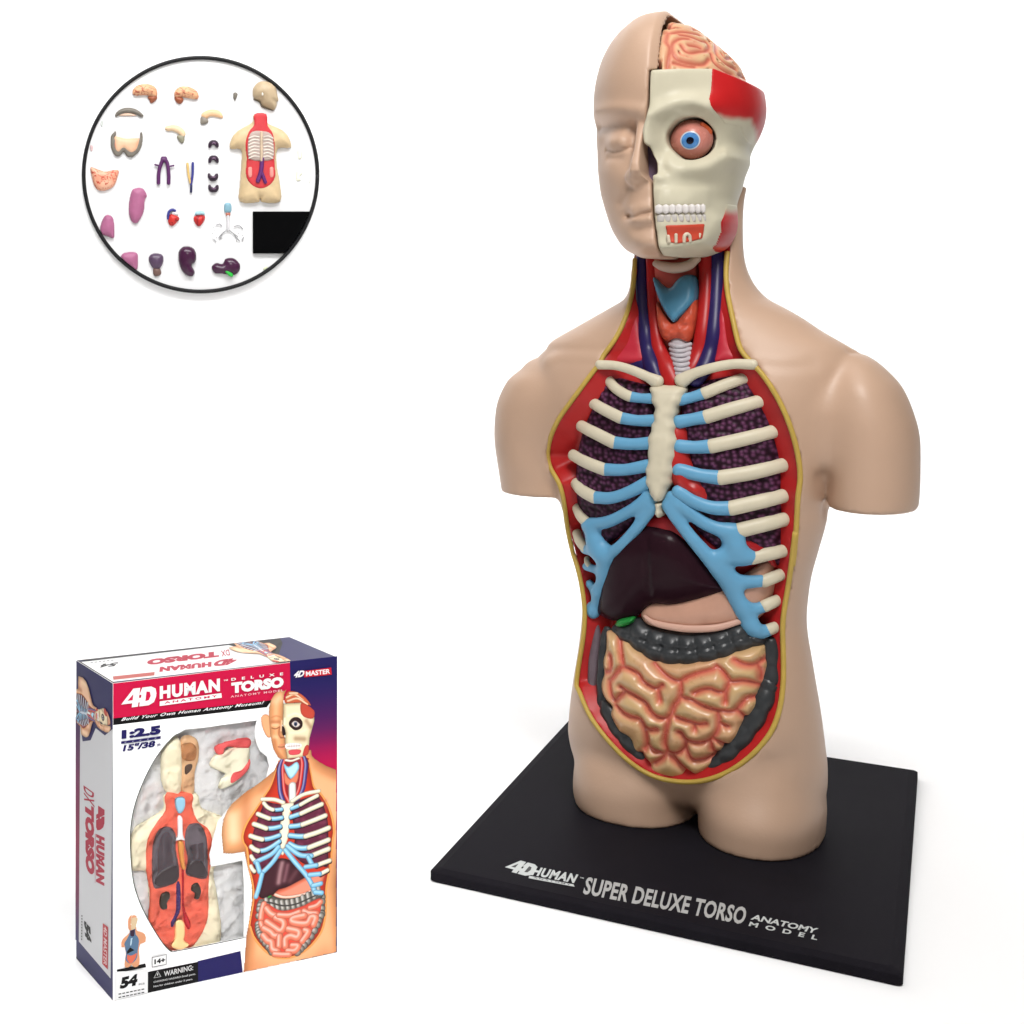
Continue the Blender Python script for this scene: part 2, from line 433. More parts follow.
def rod(name, px, r, inset, m, parent, n=6, flat=.8, label=None, taper=None, ends=None):
    K = {'rib': 1.14, 'clavicle': 1.12, 'jugular_vein': 1.25, 'carotid_artery': 1.2, 'subclavian_vein': 1.2}.get(name, 1); r = r*K; taper = None if taper is None else [q*K for q in taper]
    if isinstance(inset, tuple):
        P = np.vstack([on_bed(px[i:i+1], a) for i, a in enumerate(np.linspace(inset[0], inset[1], len(px)))])
        P = catmull(P, n)
    else: P = catmull(on_bed(px, inset), n)
    rr = np.full(len(P), r*PX)
    if taper is not None: rr = np.interp(np.linspace(0, 1, len(P)), np.linspace(0, 1, len(taper)), np.array(taper)*PX)
    if ends is not None: P[:, 1] += np.interp(np.linspace(0, 1, len(P)), np.linspace(0, 1, len(ends)), ends)
    v, f = tube(P, rr, 16, flat)
    return mesh_obj(name, v, f, m, parent, label=label)

# lungs with their lobed, pitted surface
def lung_h(A, B, d2, h):
    w = worley2(A*430, B*430, 3)
    return h + .0009*np.exp(-(w/.44)**2)*sm(0, .003, d2)
def lung_c(V):
    w = worley2(V[:, 0]*430, V[:, 2]*430, 3)
    n = noise3(V[:, 0]*50, V[:, 1]*50, V[:, 2]*50, 5)
    return mixc(lin(38, 16, 28), lin(126, 74, 112), np.exp(-(w/.34)**2)*np.clip(.6+.6*n, 0, 1))

LUNG_L = W3((540, 180), (640, 212), (735, 245), (750, 300), (745, 500), (735, 640), (722, 730), (690, 800), (620, 860), (560, 905), (500, 930), (450, 900), (418, 740), (414, 560), (436, 450), (474, 340), (515, 240))
LUNG_R = W4((10, 225), (120, 195), (265, 170), (300, 215), (345, 300), (378, 400), (398, 500), (405, 620), (405, 740), (412, 880), (395, 930), (330, 905), (240, 880), (190, 880), (110, 830), (40, 750), (20, 690), (40, 640), (45, 560), (20, 420), (5, 300))
relief('lung', LUNG_L, .0125, .0045, .004, mat('lung_paint', None, .4, attr=True, noise=.03, nscale=120, spec=.12), torso, lung_h, cfun=lung_c, res=.0006)
relief('lung', LUNG_R, .0125, .0045, .004, mat('lung_paint', None, .4, attr=True, noise=.03, nscale=120, spec=.12), torso, lung_h, cfun=lung_c, res=.0006)
def lump(name, px, inset, height, edge, m, bump=.0006, sc=200, **k):
    def hf(A, B, d2, h): return h + bump*noise3(A*sc, B*sc, 0*A, 4)*sm(0, .004, d2)
    return relief(name, px, inset, height, edge, m, torso, hf, **k)
M_HEART = mat('heart_red', srgb(190, 46, 44), .3, noise=.2, nscale=160, bump=.1)
lump('heart', W4((5, 340), (34, 400), (40, 480), (70, 560), (112, 630), (124, 710), (70, 700), (10, 650), (-50, 560), (-60, 420)), .0100, .0056, .008, M_HEART, .0012, 260)
lump('heart', W4((0, 360), (1, 361), (2, 300)), .0105, .002, .002, M_HEART) if False else None
M_DIA = mat('diaphragm_red', srgb(176, 34, 40), .35, noise=.1, nscale=120, bump=.06)
lump('diaphragm', W5((405, 92), (440, 72), (480, 62), (530, 74), (590, 108), (650, 146), (720, 196), (700, 250), (560, 220), (480, 160), (420, 130)), .0118, .0022, .004, M_DIA, .0002)
lump('chest_wall_muscle', W5((786, 150), (840, 158), (905, 196), (935, 240), (925, 268), (890, 235), (830, 205)), .0095, .004, .003, M_DIA, .0003)
def liver_h(A, B, d2, h):
    c = px2(W5((440, 240)), .012)[0]
    return h - .0012*np.exp(-((A-c[0])/.0012)**2)*sm(0, .01, d2)
relief('liver', W5((232, 300), (262, 215), (310, 150), (375, 110), (430, 98), (480, 106), (540, 125), (610, 185), (680, 270), (745, 345), (690, 374), (600, 398), (520, 414), (446, 410), (405, 440), (370, 466), (300, 476), (248, 460), (222, 440), (222, 380)),
       .0115, .0085, .016, M_LIVER, torso, liver_h)
M_STOM = mat('stomach_pink', srgb(216, 166, 142), .34, noise=.08, nscale=90, bump=.05)
lump('stomach', W5((400, 440), (450, 400), (560, 390), (680, 350), (760, 320), (830, 275), (900, 240), (930, 290), (925, 370), (880, 450), (810, 490), (700, 512), (600, 522), (500, 512), (420, 488)), .0120, .0055, .010, M_STOM, .0003)
rod('stomach_fold', W5((412, 458), (450, 484), (520, 500), (600, 508), (700, 502), (800, 474)), 4.2, .0068, mat('stomach_fold_pink', srgb(226, 180, 160), .34, noise=.05), torso, flat=.7, taper=[1.5, 3.2, 3.6, 3.4, 2.6])
lump('gallbladder', W5((296, 488), (312, 470), (345, 462), (374, 460), (366, 482), (340, 496), (310, 500)), .0075, .004, .003, mat('gallbladder_green', srgb(40, 140, 62), .25, noise=.08), .0002)
# colon: the transverse part with its pouches and seam, the rising and falling parts
tc_top = W5((290, 492), (340, 478), (385, 462), (420, 482), (470, 500), (530, 512), (600, 517), (680, 510), (740, 494), (800, 474), (850, 480), (912, 520), (905, 560), (850, 585), (790, 606), (740, 628), (690, 641), (640, 650), (580, 656), (520, 654), (470, 645), (430, 630), (390, 606), (355, 578), (320, 550), (285, 520))
tc_mid = px2(catmull(W5((300, 510), (380, 535), (470, 572), (560, 586), (650, 580), (740, 556), (830, 530), (905, 520)), 6), .0085)
def tc_h(A, B, d2, h):
    d, t = seg_dist(np.stack([A, B], -1), tc_mid)
    lobes = np.abs(np.sin(t*math.pi*9.0))**.6
    return h*(.72+.28*lobes) - .0014*np.exp(-(d/.0009)**2) + .00012*noise3(A*300, B*300, 0*A, 8)
relief('transverse_colon', tc_top, .0115, .0078, .008, M_DARKCOL, torso, tc_h)
def colon(name, px, r, inset, tp=(1, 1)):
    P = catmull(np.vstack([on_bed(px[i:i+1], q) for i, q in enumerate(inset)]), 14); t = np.linspace(0, 1, len(P))
    L = np.linalg.norm(np.diff(P, axis=0), axis=1).sum()
    rr = r*PX*np.interp(t, np.linspace(0, 1, len(tp)), tp)*(.86+.16*np.abs(np.sin(t*math.pi*L/.0085)))
    v, f = tube(P, rr, 18, .75)
    mesh_obj(name, v, f, M_DARKCOL, torso)
colon('ascending_colon', np.vstack([W5((266, 510), (254, 560), (248, 640), (246, 720), (250, 800)), W6((183, 345), (213, 405), (253, 460), (293, 512), (322, 552))]), 8.5, [.0095]*5+[.0080, .0068, .0060, .0055, .0055], (.55, .6, .75, 1, 1.1, .6))
colon('descending_colon', np.vstack([W5((905, 560), (912, 640), (905, 720)), W6((822, 260), (800, 320), (765, 390), (720, 455), (672, 515), (625, 560), (575, 596))]), 9.5, [.0095, .0095, .009, .0085, .0078, .0074, .0070, .0066, .0064, .0064], (.9, 1, 1, 1, .95, .5))
M_GREY = mat('peritoneum_grey', srgb(120, 104, 112), .35, noise=.15, nscale=150)
rod('side_wall_muscle', W5((226, 470), (222, 560), (214, 640), (208, 720), (216, 760)), 5.0, .0105, M_GREY, torso, taper=[2, 5, 6, 5, 1.5])

# small intestine: the coils are what lies between the furrows, pink paint in the furrows
WA, WB, WC, WD = win(595, 630, 100/1024), win(680, 630, 100/1024), win(595, 700, 100/1024), win(680, 700, 100/1024)
furrows = [np.vstack([WA((600, 350), (680, 430), (760, 490), (850, 525), (930, 500)), WB((60, 490), (200, 442), (330, 410), (370, 375))]),
 WA((240, 60), (262, 200), (290, 350)), WA((170, 505), (240, 420), (300, 378), (440, 445), (490, 520), (570, 575), (640, 598), (695, 562)), WA((648, 598), (655, 650), (668, 720)),
 WA((268, 580), (330, 625), (430, 680), (520, 742), (570, 830), (640, 890), (740, 905), (790, 850), (812, 780), (868, 695), (882, 600), (880, 525)),
 WA((150, 520), (155, 600), (175, 680), (205, 730)), WA((300, 640), (255, 680), (215, 725)), WA((150, 260), (160, 330), (150, 420), (110, 440)),
 np.vstack([WA((215, 780), (300, 850), (380, 888), (460, 908)), WC((500, 255), (528, 340), (535, 450), (515, 500))]), WC((530, 285), (570, 305), (640, 300)),
 WC((765, 160), (745, 250), (725, 350), (720, 440), (738, 515), (700, 590), (620, 640)), WC((545, 455), (600, 510), (690, 540)), WC((480, 540), (500, 600), (560, 650)),
 WC((745, 525), (830, 545), (900, 512), (935, 440), (900, 360), (860, 325)), WC((760, 560), (850, 645), (930, 715), (970, 770)),
 WB((10, 690), (100, 708), (190, 752), (300, 800), (450, 830), (560, 828), (640, 745), (690, 698), (770, 690)), WB((150, 645), (230, 612), (310, 602), (390, 632), (460, 632), (490, 570), (505, 528)),
 WB((370, 375), (440, 430), (500, 505), (540, 530), (640, 520), (740, 540), (820, 575)), WB((550, 310), (640, 350), (760, 358), (830, 322), (900, 285)), WB((790, 365), (825, 430), (820, 510)), WB((468, 640), (466, 740)),
 WD((385, 105), (400, 200), (390, 300), (330, 390), (250, 430), (150, 432), (60, 400), (10, 330)), WD((-40, 175), (0, 190), (100, 220), (200, 248), (270, 238)), WD((148, 238), (155, 300)),
 WD((405, 235), (450, 258), (490, 272)), WD((570, 105), (620, 140), (660, 185)), WD((315, 430), (330, 510), (385, 560)), WD((60, 400), (62, 480), (90, 560), (135, 610), (210, 612), (285, 600), (345, 565)),
 WD((-60, 570), (-10, 640), (60, 715), (105, 765)), WD((330, 400), (420, 440), (470, 470))]
SI = np.array([0, 1.2])+np.vstack([WA((150, -20), (135, 60), (130, 180), (102, 290), (112, 420), (86, 500), (90, 600), (135, 690), (195, 755)), WC((172, 95), (212, 200), (270, 300), (370, 352), (392, 430), (440, 540), (468, 615), (560, 692), (700, 760), (850, 792), (960, 792)),
    WD((60, 772), (112, 752), (240, 740), (330, 670), (385, 600), (400, 555), (465, 480), (560, 420), (640, 330), (660, 235), (685, 180), (760, 120), (815, 20)), WB((822, 640), (824, 580), (882, 480), (905, 330), (895, 210), (860, 120), (600, 180), (400, 250), (0, 300)), WA((600, 250), (330, 60))])
fur2 = [px2(catmull(p, 5), .0045) for p in furrows]
def fur_d(A, B):
    d = np.full(A.shape, .02, np.float32)
    for p in fur2: d = np.minimum(d, seg_dist(np.stack([A, B], -1), p)[0])
    return d
def si_h(A, B, d2, h):
    d = np.minimum(fur_d(A, B), np.maximum(d2, 0)+.0006)
    t = np.clip(d/.0050, 0, 1)
    q = .0052*(.45*(1-(1-t)**2.2)+.55*np.sqrt(np.maximum(1-(1-t)**2, 0)))
    for _ in range(3): q[1:-1] = .25*q[:-2]+.5*q[1:-1]+.25*q[2:]; q[:, 1:-1] = .25*q[:, :-2]+.5*q[:, 1:-1]+.25*q[:, 2:]
    return h+q
def si_c(V):
    d = fur_d(V[:, 0], V[:, 2])
    n = noise3(V[:, 0]*90, V[:, 1]*90, V[:, 2]*90, 2)
    c = mixc(lin(222, 184, 132), lin(224, 172, 128), np.clip(.5+n, 0, 1))
    c = mixc(c, lin(232, 126, 104), sm(.0026, .0003, d+.0004*n)*.85)
    return mixc(c, lin(206, 84, 70), sm(.0010, .0000, d)*.75)
relief('small_intestine', SI, .0112, .0048, .012, mat('gut_gloss', None, .27, attr=True, noise=.03, nscale=120, spec=.5), torso, si_h, cfun=si_c, res=.00045, smooth=1, curve=4)

# ------------------------------------------------------------------ rib cage
ST = W3((738, 236), (800, 233), (872, 236), (870, 285), (848, 325), (836, 370), (836, 420), (841, 480), (832, 540), (827, 600), (816, 650), (798, 695), (782, 728), (748, 728), (732, 695), (716, 650), (714, 600), (724, 540), (722, 480), (735, 420), (744, 380), (748, 335), (734, 285))
def st_h(A, B, d2, h): return h + .0003*noise3(A*350, B*350, 0*A, 1)
st_d = catmull(ST, 5, True); st_c = st_d.mean(0); k_ = np.arange(len(st_d)); st_d = (st_d-st_c)*np.array([1.07, 1.0])+st_c; st_d[:, 0] += .8*np.sin(k_*1.15)*(np.abs(st_d[:, 0]-st_c[0]) > 5)
stn = relief('sternum', st_d, .0075, .0062, .004, M_BONE, torso, st_h, curve=0, res=.0006)
relief('xiphoid', W3((748, 735), (782, 735), (778, 760), (783, 785), (766, 802), (748, 782), (752, 760)), .0075, .0055, .003, M_BONE, stn, curve=3, res=.0006)
k3 = 240/1024; k4 = 260/1024
rod('clavicle', W3((508, 148), (580, 152), (650, 172), (715, 200), (757, 222)), 4.6, (-.0008, .0045), M_BONE, torso, taper=[4.2, 4.0, 4.2, 4.4, 6.2])
rod('clavicle', W2((825, 702), (740, 700), (650, 716), (570, 742), (517, 772)), 4.8, (-.0008, .0045), M_BONE, torso, taper=[4.4, 4.2, 4.2, 4.6, 6.4])
def rib(white, blue, r, name='rib', dive=.0022):
    w = rod('rib', white, r, .0062, M_BONE, torso, taper=[r*.92, r*.97, r], ends=[dive, 0.0003, 0, 0])
    if blue is not None:
        P = catmull(on_bed(blue, .0064), 6)
        v, f = tube(P, np.interp(np.linspace(0, 1, len(P)), [0, .5, 1], np.array([1.0, .9, 1.0])*1.12*r*PX), 16, .8)
        mesh_obj('costal_cartilage', v, f, M_CART, w)
    return w
LR = [(((530, 195), (570, 242), (610, 270), (640, 284)), ((640, 284), (690, 291), (740, 292)), 4.7),
      (((465, 305), (530, 340), (600, 375)), ((600, 375), (670, 386), (745, 386)), 5.3),
      (((425, 410), (490, 440), (570, 480)), ((570, 480), (650, 487), (730, 482)), 5.6),
      (((390, 535), (460, 568), (530, 595)), ((530, 595), (620, 596), (722, 578)), 5.6),
      (((403, 655), (440, 688), (488, 714)), ((488, 714), (560, 716), (640, 690), (725, 645)), 5.6),
      (((408, 760), (435, 800), (468, 832)), None, 4.9), (((408, 868), (428, 905), (452, 932)), None, 4.6)]
for w_, b_, r in LR: rib(W3(*w_), W3(*b_) if b_ else None, r)
RR = [(((272, 183), (180, 215), (95, 250)), ((95, 250), (50, 264), (0, 276)), 5.0),
      (((322, 278), (200, 312), (104, 342)), ((104, 342), (50, 352), (-5, 362)), 5.8),
      (((364, 401), (240, 432), (122, 458)), ((122, 458), (60, 462), (-5, 458)), 6.0),
      (((404, 533), (280, 562), (158, 582)), ((158, 582), (80, 572), (-8, 550)), 6.2),
      (((404, 655), (310, 677), (200, 702)), ((200, 702), (130, 700), (60, 678), (-8, 636)), 6.2),
      (((408, 748), (330, 766), (232, 790)), None, 6.2), (((424, 868), (350, 882), (282, 898)), None, 5.6), (((404, 962), (370, 974), (328, 990)), None, 5.2)]
for w_, b_, r in RR: rib(W4(*w_), W4(*b_) if b_ else None, r)
for w_, r in ((((942, 394), (912, 405), (884, 418)), 5.0), (((940, 498), (920, 504), (898, 512)), 4.8)): rib(W5(*w_), None, r)
for w_, r in ((((180, 232), (186, 246), (196, 262)), 2.6),): rib(W5(*w_), None, r)
def margin(paths, inset=.0068):
    """fused cartilage of the lower ribs: one smooth web grown round several strands"""
    T = [(catmull(on_bed(p, inset), 6), np.array(t)*PX*1.12) for p, t in paths]
    A = np.vstack([p for p, _ in T]); lo = A.min(0)-.005; hi = A.max(0)+.005
    X, Y, Z = grid(lo, hi, .0008); G = np.stack([X, Y, Z], -1)*np.array([1, 1.2, 1], np.float32)
    f = None
    for p, t in T:
        d, u = seg_dist(G, p*np.array([1, 1.2, 1])); g = d-np.interp(u, np.linspace(0, 1, len(t)), t)
        f = g if f is None else smin(f, g, .0034)
    V, Q = nets(f, lo, .0008, 2)
    mesh_obj('costal_margin', V, Q, M_CART, torso)
margin([(W5((188, 98), (270, 85), (350, 45), (405, 5), (425, -20)), [5.6, 5.6, 5.2, 5, 5]), (W5((255, 225), (310, 190), (365, 130), (412, 70), (448, 22)), [6, 5.6, 5, 5, 5]),
        (W5((205, 110), (220, 160), (235, 200)), [6.5, 9, 8]), (W5((178, 192), (215, 198), (250, 205)), [5, 6, 7]), (W5((262, 230), (255, 290), (235, 350), (222, 400), (208, 445)), [7.5, 6, 5.4, 5, 4.5]),
        (W5((185, 262), (215, 272), (250, 275)), [4.2, 4, 4]), (W5((196, 330), (212, 350), (228, 355)), [4, 4, 4]), (W5((195, 408), (205, 425), (212, 440)), [3.6, 4, 4.4])])
margin([(W5((780, 122), (720, 118), (650, 92), (580, 40), (520, -15)), [6.2, 6, 5.6, 5.2, 5]), (W5((500, 22), (545, 85), (610, 165), (680, 245), (745, 330), (790, 420), (835, 500)), [5, 5.2, 6, 7, 7.5, 7, 6]),
        (W5((745, 130), (765, 175), (790, 215)), [7, 9.5, 8]), (W5((835, 225), (780, 225), (720, 225)), [6, 6.5, 7]), (W5((873, 318), (820, 322), (765, 312), (720, 275)), [5.4, 5.6, 6, 6]),
        (W5((888, 417), (850, 428), (805, 425)), [5, 5, 5]), (W5((900, 512), (860, 520), (830, 495)), [5.2, 6, 6])])

# ------------------------------------------------------------------ neck
rod('throat_muscle', W2((490, 245), (490, 400), (490, 560), (500, 650)), 24, .0125, mat('throat_red', srgb(222, 100, 88), .42, noise=.12, nscale=160, bump=.1), torso, flat=.55, taper=[22, 21, 18, 9])
for p, t in ((W2((350, 250), (352, 400), (362, 550), (372, 640), (392, 710), (415, 770)), [5, 5.2, 5.4, 6, 7, 6]), (W2((668, 215), (664, 400), (655, 550), (640, 640), (615, 715), (575, 770)), [5.6, 5.8, 5.8, 6, 6.4, 6])):
    rod('jugular_vein', p, 5, .0075, M_BLUEV, torso, taper=t)
rod('subclavian_vein', W2((235, 695), (300, 700), (355, 708), (420, 770)), 6, .0095, M_BLUEV, torso, taper=[3, 5, 7, 7])
for p, t in ((W2((388, 250), (395, 400), (405, 550), (425, 650), (455, 720), (482, 780)), [4.2, 4.4, 4.8, 6.2, 8.2, 8]), (W2((620, 235), (622, 400), (610, 550), (592, 650), (565, 715), (520, 780)), [5.2, 5.6, 6, 6.2, 5.8, 5])):
    rod('carotid_artery', p, 5, .0080, M_ART, torso, taper=t)
relief('neck_muscle', W2((330, 260), (345, 420), (362, 600), (372, 690), (200, 692), (250, 600), (290, 500), (315, 400), (322, 300)), .0085, .0035, .004, M_NECKM, torso)
relief('neck_muscle', W2((690, 250), (695, 350), (725, 500), (745, 610), (790, 688), (700, 690), (655, 690), (668, 600), (680, 450)), .0085, .0035, .004, M_NECKM, torso)
v = []
for k in range(7):
    y = 618+k*20; c = 513+k*2.2; hw = 42-k*.6
    P = catmull(on_bed(W2((c-hw, y-3), (c-hw*.5, y+4), (c, y+6), (c+hw*.5, y+4), (c+hw, y-3)), .0075), 4)
    P[:, 1] -= .0035*np.sin(np.linspace(0, math.pi, len(P)))
    v.append(tube(P, 2.3*PX, 10))
P = catmull(on_bed(W2((512, 605), (518, 680), (524, 750)), .0078), 6); v.append(tube(P, 9.0*PX, 16, .6))
vv, ff = join(v); mesh_obj('windpipe', vv, ff, mat('windpipe_white', srgb(206, 200, 205), .4, noise=.05), torso)
M_THY = mat('thyroid_orange', srgb(208, 86, 60), .38, noise=.2, nscale=300, bump=.25, bscale=500)
lump('thyroid_gland', W2((415, 430), (440, 480), (485, 525), (530, 480), (578, 420), (583, 480), (570, 560), (550, 605), (500, 590), (450, 600), (425, 560), (412, 490)), .0060, .0040, .004, M_THY, .0013, 620)
lump('thyroid_cartilage', W2((400, 328), (462, 378), (510, 330), (555, 318), (580, 340), (583, 420), (545, 470), (515, 500), (488, 524), (460, 495), (425, 430), (408, 380)), .0052, .0044, .003, mat('cartilage_deep_blue', srgb(84, 146, 178), .36, noise=.08, nscale=200), .0002, curve=3)
rod('hyoid_bone', W2((408, 270), (440, 283), (490, 290), (545, 280), (585, 250)), 4.6, .0040, mat('hyoid_tan', srgb(204, 176, 156), .42, noise=.06), torso, taper=[3.5, 5, 5.4, 5, 4], flat=.8)
# ------------------------------------------------------------------ head: skin half, skull half, brain, eye
hf0 = lambda x, y, z: head.field(x, y, z)
def hh(px, inset=0.0): return BF.hit(px, lambda x, y, z: head.field(x, y, z)+inset, .45, .85, 500)
sag = hh([(648, 75), (647, 100), (646.5, 118), (652, 215), (658, 250)])
XH = lambda z: np.interp(z, sag[::-1, 2], sag[::-1, 0])
ZC = float(hh([(690, 68)])[0, 2])                         # level where the skull cap is taken off
hres = .00068
hlo, hhi = (-.062, -.080, .235), (.056, .058, .392)
X, Y, Z = grid(hlo, hhi, hres)
HF = head.field(X, Y, Z)
XS = XH(Z[0, 0, :]).astype(np.float32)[None, None, :]
FRONT = sm(.012, -.004, Y[:1, :, :1]).astype(np.float32)
def bump_to(f, px, amp, w, aspect=1.0):
    """raise (amp<0) or sink (amp>0) the front surface in a soft band along a pixel path"""
    p = hh(px)[:, [0, 2]]
    if len(p) > 1: p = catmull(p, 5)
    i0, i1 = np.searchsorted(X[:, 0, 0], (p[:, 0].min()-2.6*w, p[:, 0].max()+2.6*w)); k0, k1 = np.searchsorted(Z[0, 0, :], (p[:, 1].min()-2.6*w, p[:, 1].max()+2.6*w))
    d, _ = seg_dist(np.stack([X[i0:i1, 0, k0:k1], Z[i0:i1, 0, k0:k1]], -1), p)
    f[i0:i1, :, k0:k1] += (amp*np.exp(-(d/w)**2))[:, None, :]*FRONT
def capsule(pts, rs):
    pts = np.asarray(pts, float); R_ = max(rs)+.004
    lo_, hi_ = pts.min(0)-R_, pts.max(0)+R_
    m = (X > lo_[0]) & (X < hi_[0]) & (Y > lo_[1]) & (Y < hi_[1]) & (Z > lo_[2]) & (Z < hi_[2])
    d, u = seg_dist(np.stack([X[m], Y[m], Z[m]], -1), pts)
    out = np.full(X.shape, .02, np.float32)
    out[m] = d-np.interp(u, np.linspace(0, 1, len(rs)), rs)
    return out
# --- living half
f = HF.copy()
bump_to(f, [(598, 124), (610, 125), (624, 125), (636, 128)], .0034, .0040)           # hollow under the brow
bump_to(f, [(634, 131), (632, 142)], .0036, .0034)
bump_to(f, [(604, 140), (626, 142)], .0014, .0070)                                   # eye socket
bump_to(f, [(598, 114), (616, 109), (640, 111)], -.0016, .0034)                      # brow
bump_to(f, [(613, 142), (619, 141), (625, 142)], -.0030, .0040)                      # lid over the eyeball
bump_to(f, [(606, 150), (614, 151.5), (623, 150), (632, 147)], .0013, .0009)         # lash line
bump_to(f, [(609, 158), (620, 158.5)], .0007, .0016)
bump_to(f, [(611, 172), (622, 176)], -.0014, .0070)                                  # cheek
bump_to(f, [(616, 200), (622, 214)], .0012, .0060)
bump_to(f, [(628, 188), (620, 204)], .0008, .0020)                                   # fold beside the mouth
bump_to(f, [(634, 210), (643, 207), (653, 207)], -.0016, .0024)                      # lips
bump_to(f, [(634, 220), (643, 220.5), (655, 219)], -.0018, .0026)
bump_to(f, [(626, 215.5), (634, 217), (642, 214.5), (654, 211.5)], .0016, .0009)
bump_to(f, [(626, 215.5), (627, 216)], .0012, .0020)
bump_to(f, [(637, 229), (652, 228)], .0016, .0030)
bump_to(f, [(646, 243), (657, 243)], -.0020, .0060)                                  # chin
# nose: a wedge with a flat bridge, cut off at the middle
nz_px = [(646, 119), (645, 132), (644, 150), (643, 164), (643, 172), (644, 178), (645, 186)]
nh = hh(nz_px); nzz = nh[::-1, 2]; prot = np.array([-.004, .0055, .0094, .0092, .0058, .0016, -.002]); wid = np.array([.0066, .0060, .0054, .0050, .0042, .0038, .0036])
zz1 = Z[0, 0, :]; ytop = np.interp(zz1, nzz, nh[::-1, 1]-prot).astype(np.float32); wd = np.interp(zz1, nzz, wid).astype(np.float32)
nose = smax(np.abs(X-XS+wd[None, None, :]*.4)-wd[None, None, :]*.85-.16*np.maximum(0, Y-ytop[None, None, :]), ytop[None, None, :]-Y, .0016)
nose = np.maximum(nose, np.maximum(Z-nh[0, 2], nh[-1, 2]-Z)); nose = np.maximum(nose, Y+.02)
f = smin(f, nose, .0026)
wg = hh([(633.5, 177), (637, 180)]); wg[:, 1] -= .0014
f = smin(f, capsule(wg, [.0030, .0032]), .0026)
def zr(*rows): return [float(hh([(660, r)])[0, 2]) for r in rows]
zA = zr(112, 150, 172, 184)
wz = (sm(zA[0], zA[1], Z[:1, :1, :])*sm(zA[3], zA[2], Z[:1, :1, :])).astype(np.float32)
lip = np.where(Z > ZC+.0004, .9*np.clip(-HF, 0, .0042), 0)
half = smax(f, X-XS+.0026*wz-lip, .0003)
inner = HF+.0042
hollow = np.maximum(inner, ZC-.010-Z)
half = smax(half, -hollow, .0003)
V, Q = nets(half, hlo, hres, 2)
face = mesh_obj('face_half', V, Q, SKIN, torso)
# --- skull half
g = HF+.0006
bump_to(g, [(660, 110), (678, 103), (694, 102), (708, 107)], -.0026, .0036)          # brow ridge
bump_to(g, [(664, 90), (700, 88)], .0012, .0070)
bump_to(g, [(650, 118), (648, 130), (648, 142)], -.0042, .0036)                      # nasal bone
bump_to(g, [(659, 122), (661, 138), (662, 150)], .0026, .0036)
bump_to(g, [(661, 160), (664, 170)], .0014, .0022)
bump_to(g, [(656, 176), (661, 178)], -.0014, .0022)                                  # spine under the nose
bump_to(g, [(668, 160), (676, 170), (680, 184)], -.0010, .0050)
bump_to(g, [(688, 168), (706, 166), (720, 161), (730, 160)], -.0030, .0042)          # cheek bone
bump_to(g, [(690, 184), (701, 188), (707, 196)], .0030, .0062)
bump_to(g, [(668, 197), (700, 196)], -.0010, .0050)
bump_to(g, [(728, 126), (734, 138)], .0016, .0060)
bump_to(g, [(726, 152), (732, 157), (740, 160)], -.0008, .0014)
bump_to(g, [(664, 249), (688, 246), (708, 238), (717, 222)], -.0018, .0030)          # rim of the jaw
bump_to(g, [(677, 112), (678, 113)], -.0006, .0010)
for k in range(9):                                                                   # roots showing as faint ridges
    xx = 659+k*5.8; bump_to(g, [(xx, 204), (xx+.3, 190)], -.0005, .0011); bump_to(g, [(xx, 217), (xx+.3, 226)], -.0005, .0011)
zF = [float(hh([(730, r)])[0, 2]) for r in (168, 96)]; g = g-.0050*sm(zF[0], zF[1], Z)**.8*sm(.014, .036, X-XS)   # flare at the temple
for k in range(8):                                                                   # roots showing as faint ridges
    xx = 661+k*6.0; bump_to(g, [(xx, 203), (xx+.3, 190)], -.00035, .0014); bump_to(g, [(xx, 219), (xx+.3, 228)], -.0003, .0012)
orb_px = W1((452, 590), (458, 560), (490, 520), (530, 500), (585, 497), (630, 520), (660, 560), (664, 600), (655, 635), (622, 668), (570, 684), (525, 676), (485, 645), (460, 618))
orb = catmull(hh(orb_px-np.array([3.2, 1.0]))[:, [0, 2]], 4, True)
A2, B2 = X[:, 0, :], Z[:, 0, :]
Do = poly_sd(A2, B2, orb)[:, None, :].astype(np.float32)
g = g + .0022*np.exp(-((Do+.0005)/.0034)**2)*(HF < .01)                                # bevel
yo = float(hh([(689, 139)])[0, 1])
g = smax(g, np.minimum(Do, (yo+.016)-Y), .0014)
nas = hh(W1((330, 622), (362, 626), (388, 648), (410, 695), (414, 744), (330, 748)))[:, [0, 2]]
Dn = poly_sd(A2, B2, nas)[:, None, :].astype(np.float32)
g = smax(g, np.minimum(Dn, (yo+.008)-Y), .0010)
zB = zr(112, 132, 142, 148)
wb = (sm(zB[0], zB[1], Z[:1, :1, :])*sm(zB[3], zB[2], Z[:1, :1, :])).astype(np.float32)
g = smax(g, XS+.0007-.0024*wb-X, .0004)
X712 = float(hh([(713, 72)])[0, 0]); g = smax(g, Z-ZC+.45*np.maximum(0, X-X712), .0007)
g = np.maximum(g, Y-.030)
g = np.maximum(g, -(np.maximum(HF+.0045, ZC-.02-Z)))
V, Q = nets(g, hlo, hres, 2)
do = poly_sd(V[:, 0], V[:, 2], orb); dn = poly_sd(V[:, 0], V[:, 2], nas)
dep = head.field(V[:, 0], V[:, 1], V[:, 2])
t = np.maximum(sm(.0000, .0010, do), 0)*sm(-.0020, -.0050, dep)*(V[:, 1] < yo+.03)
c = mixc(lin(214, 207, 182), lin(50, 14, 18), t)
t = sm(-.0002, .0008, dn)*sm(-.0010, -.0035, dep); c = c*(1-t[:, None])+lin(96, 78, 100)*t[:, None]
skull = mesh_obj('skull', V, Q, M_ATTR, torso, c)
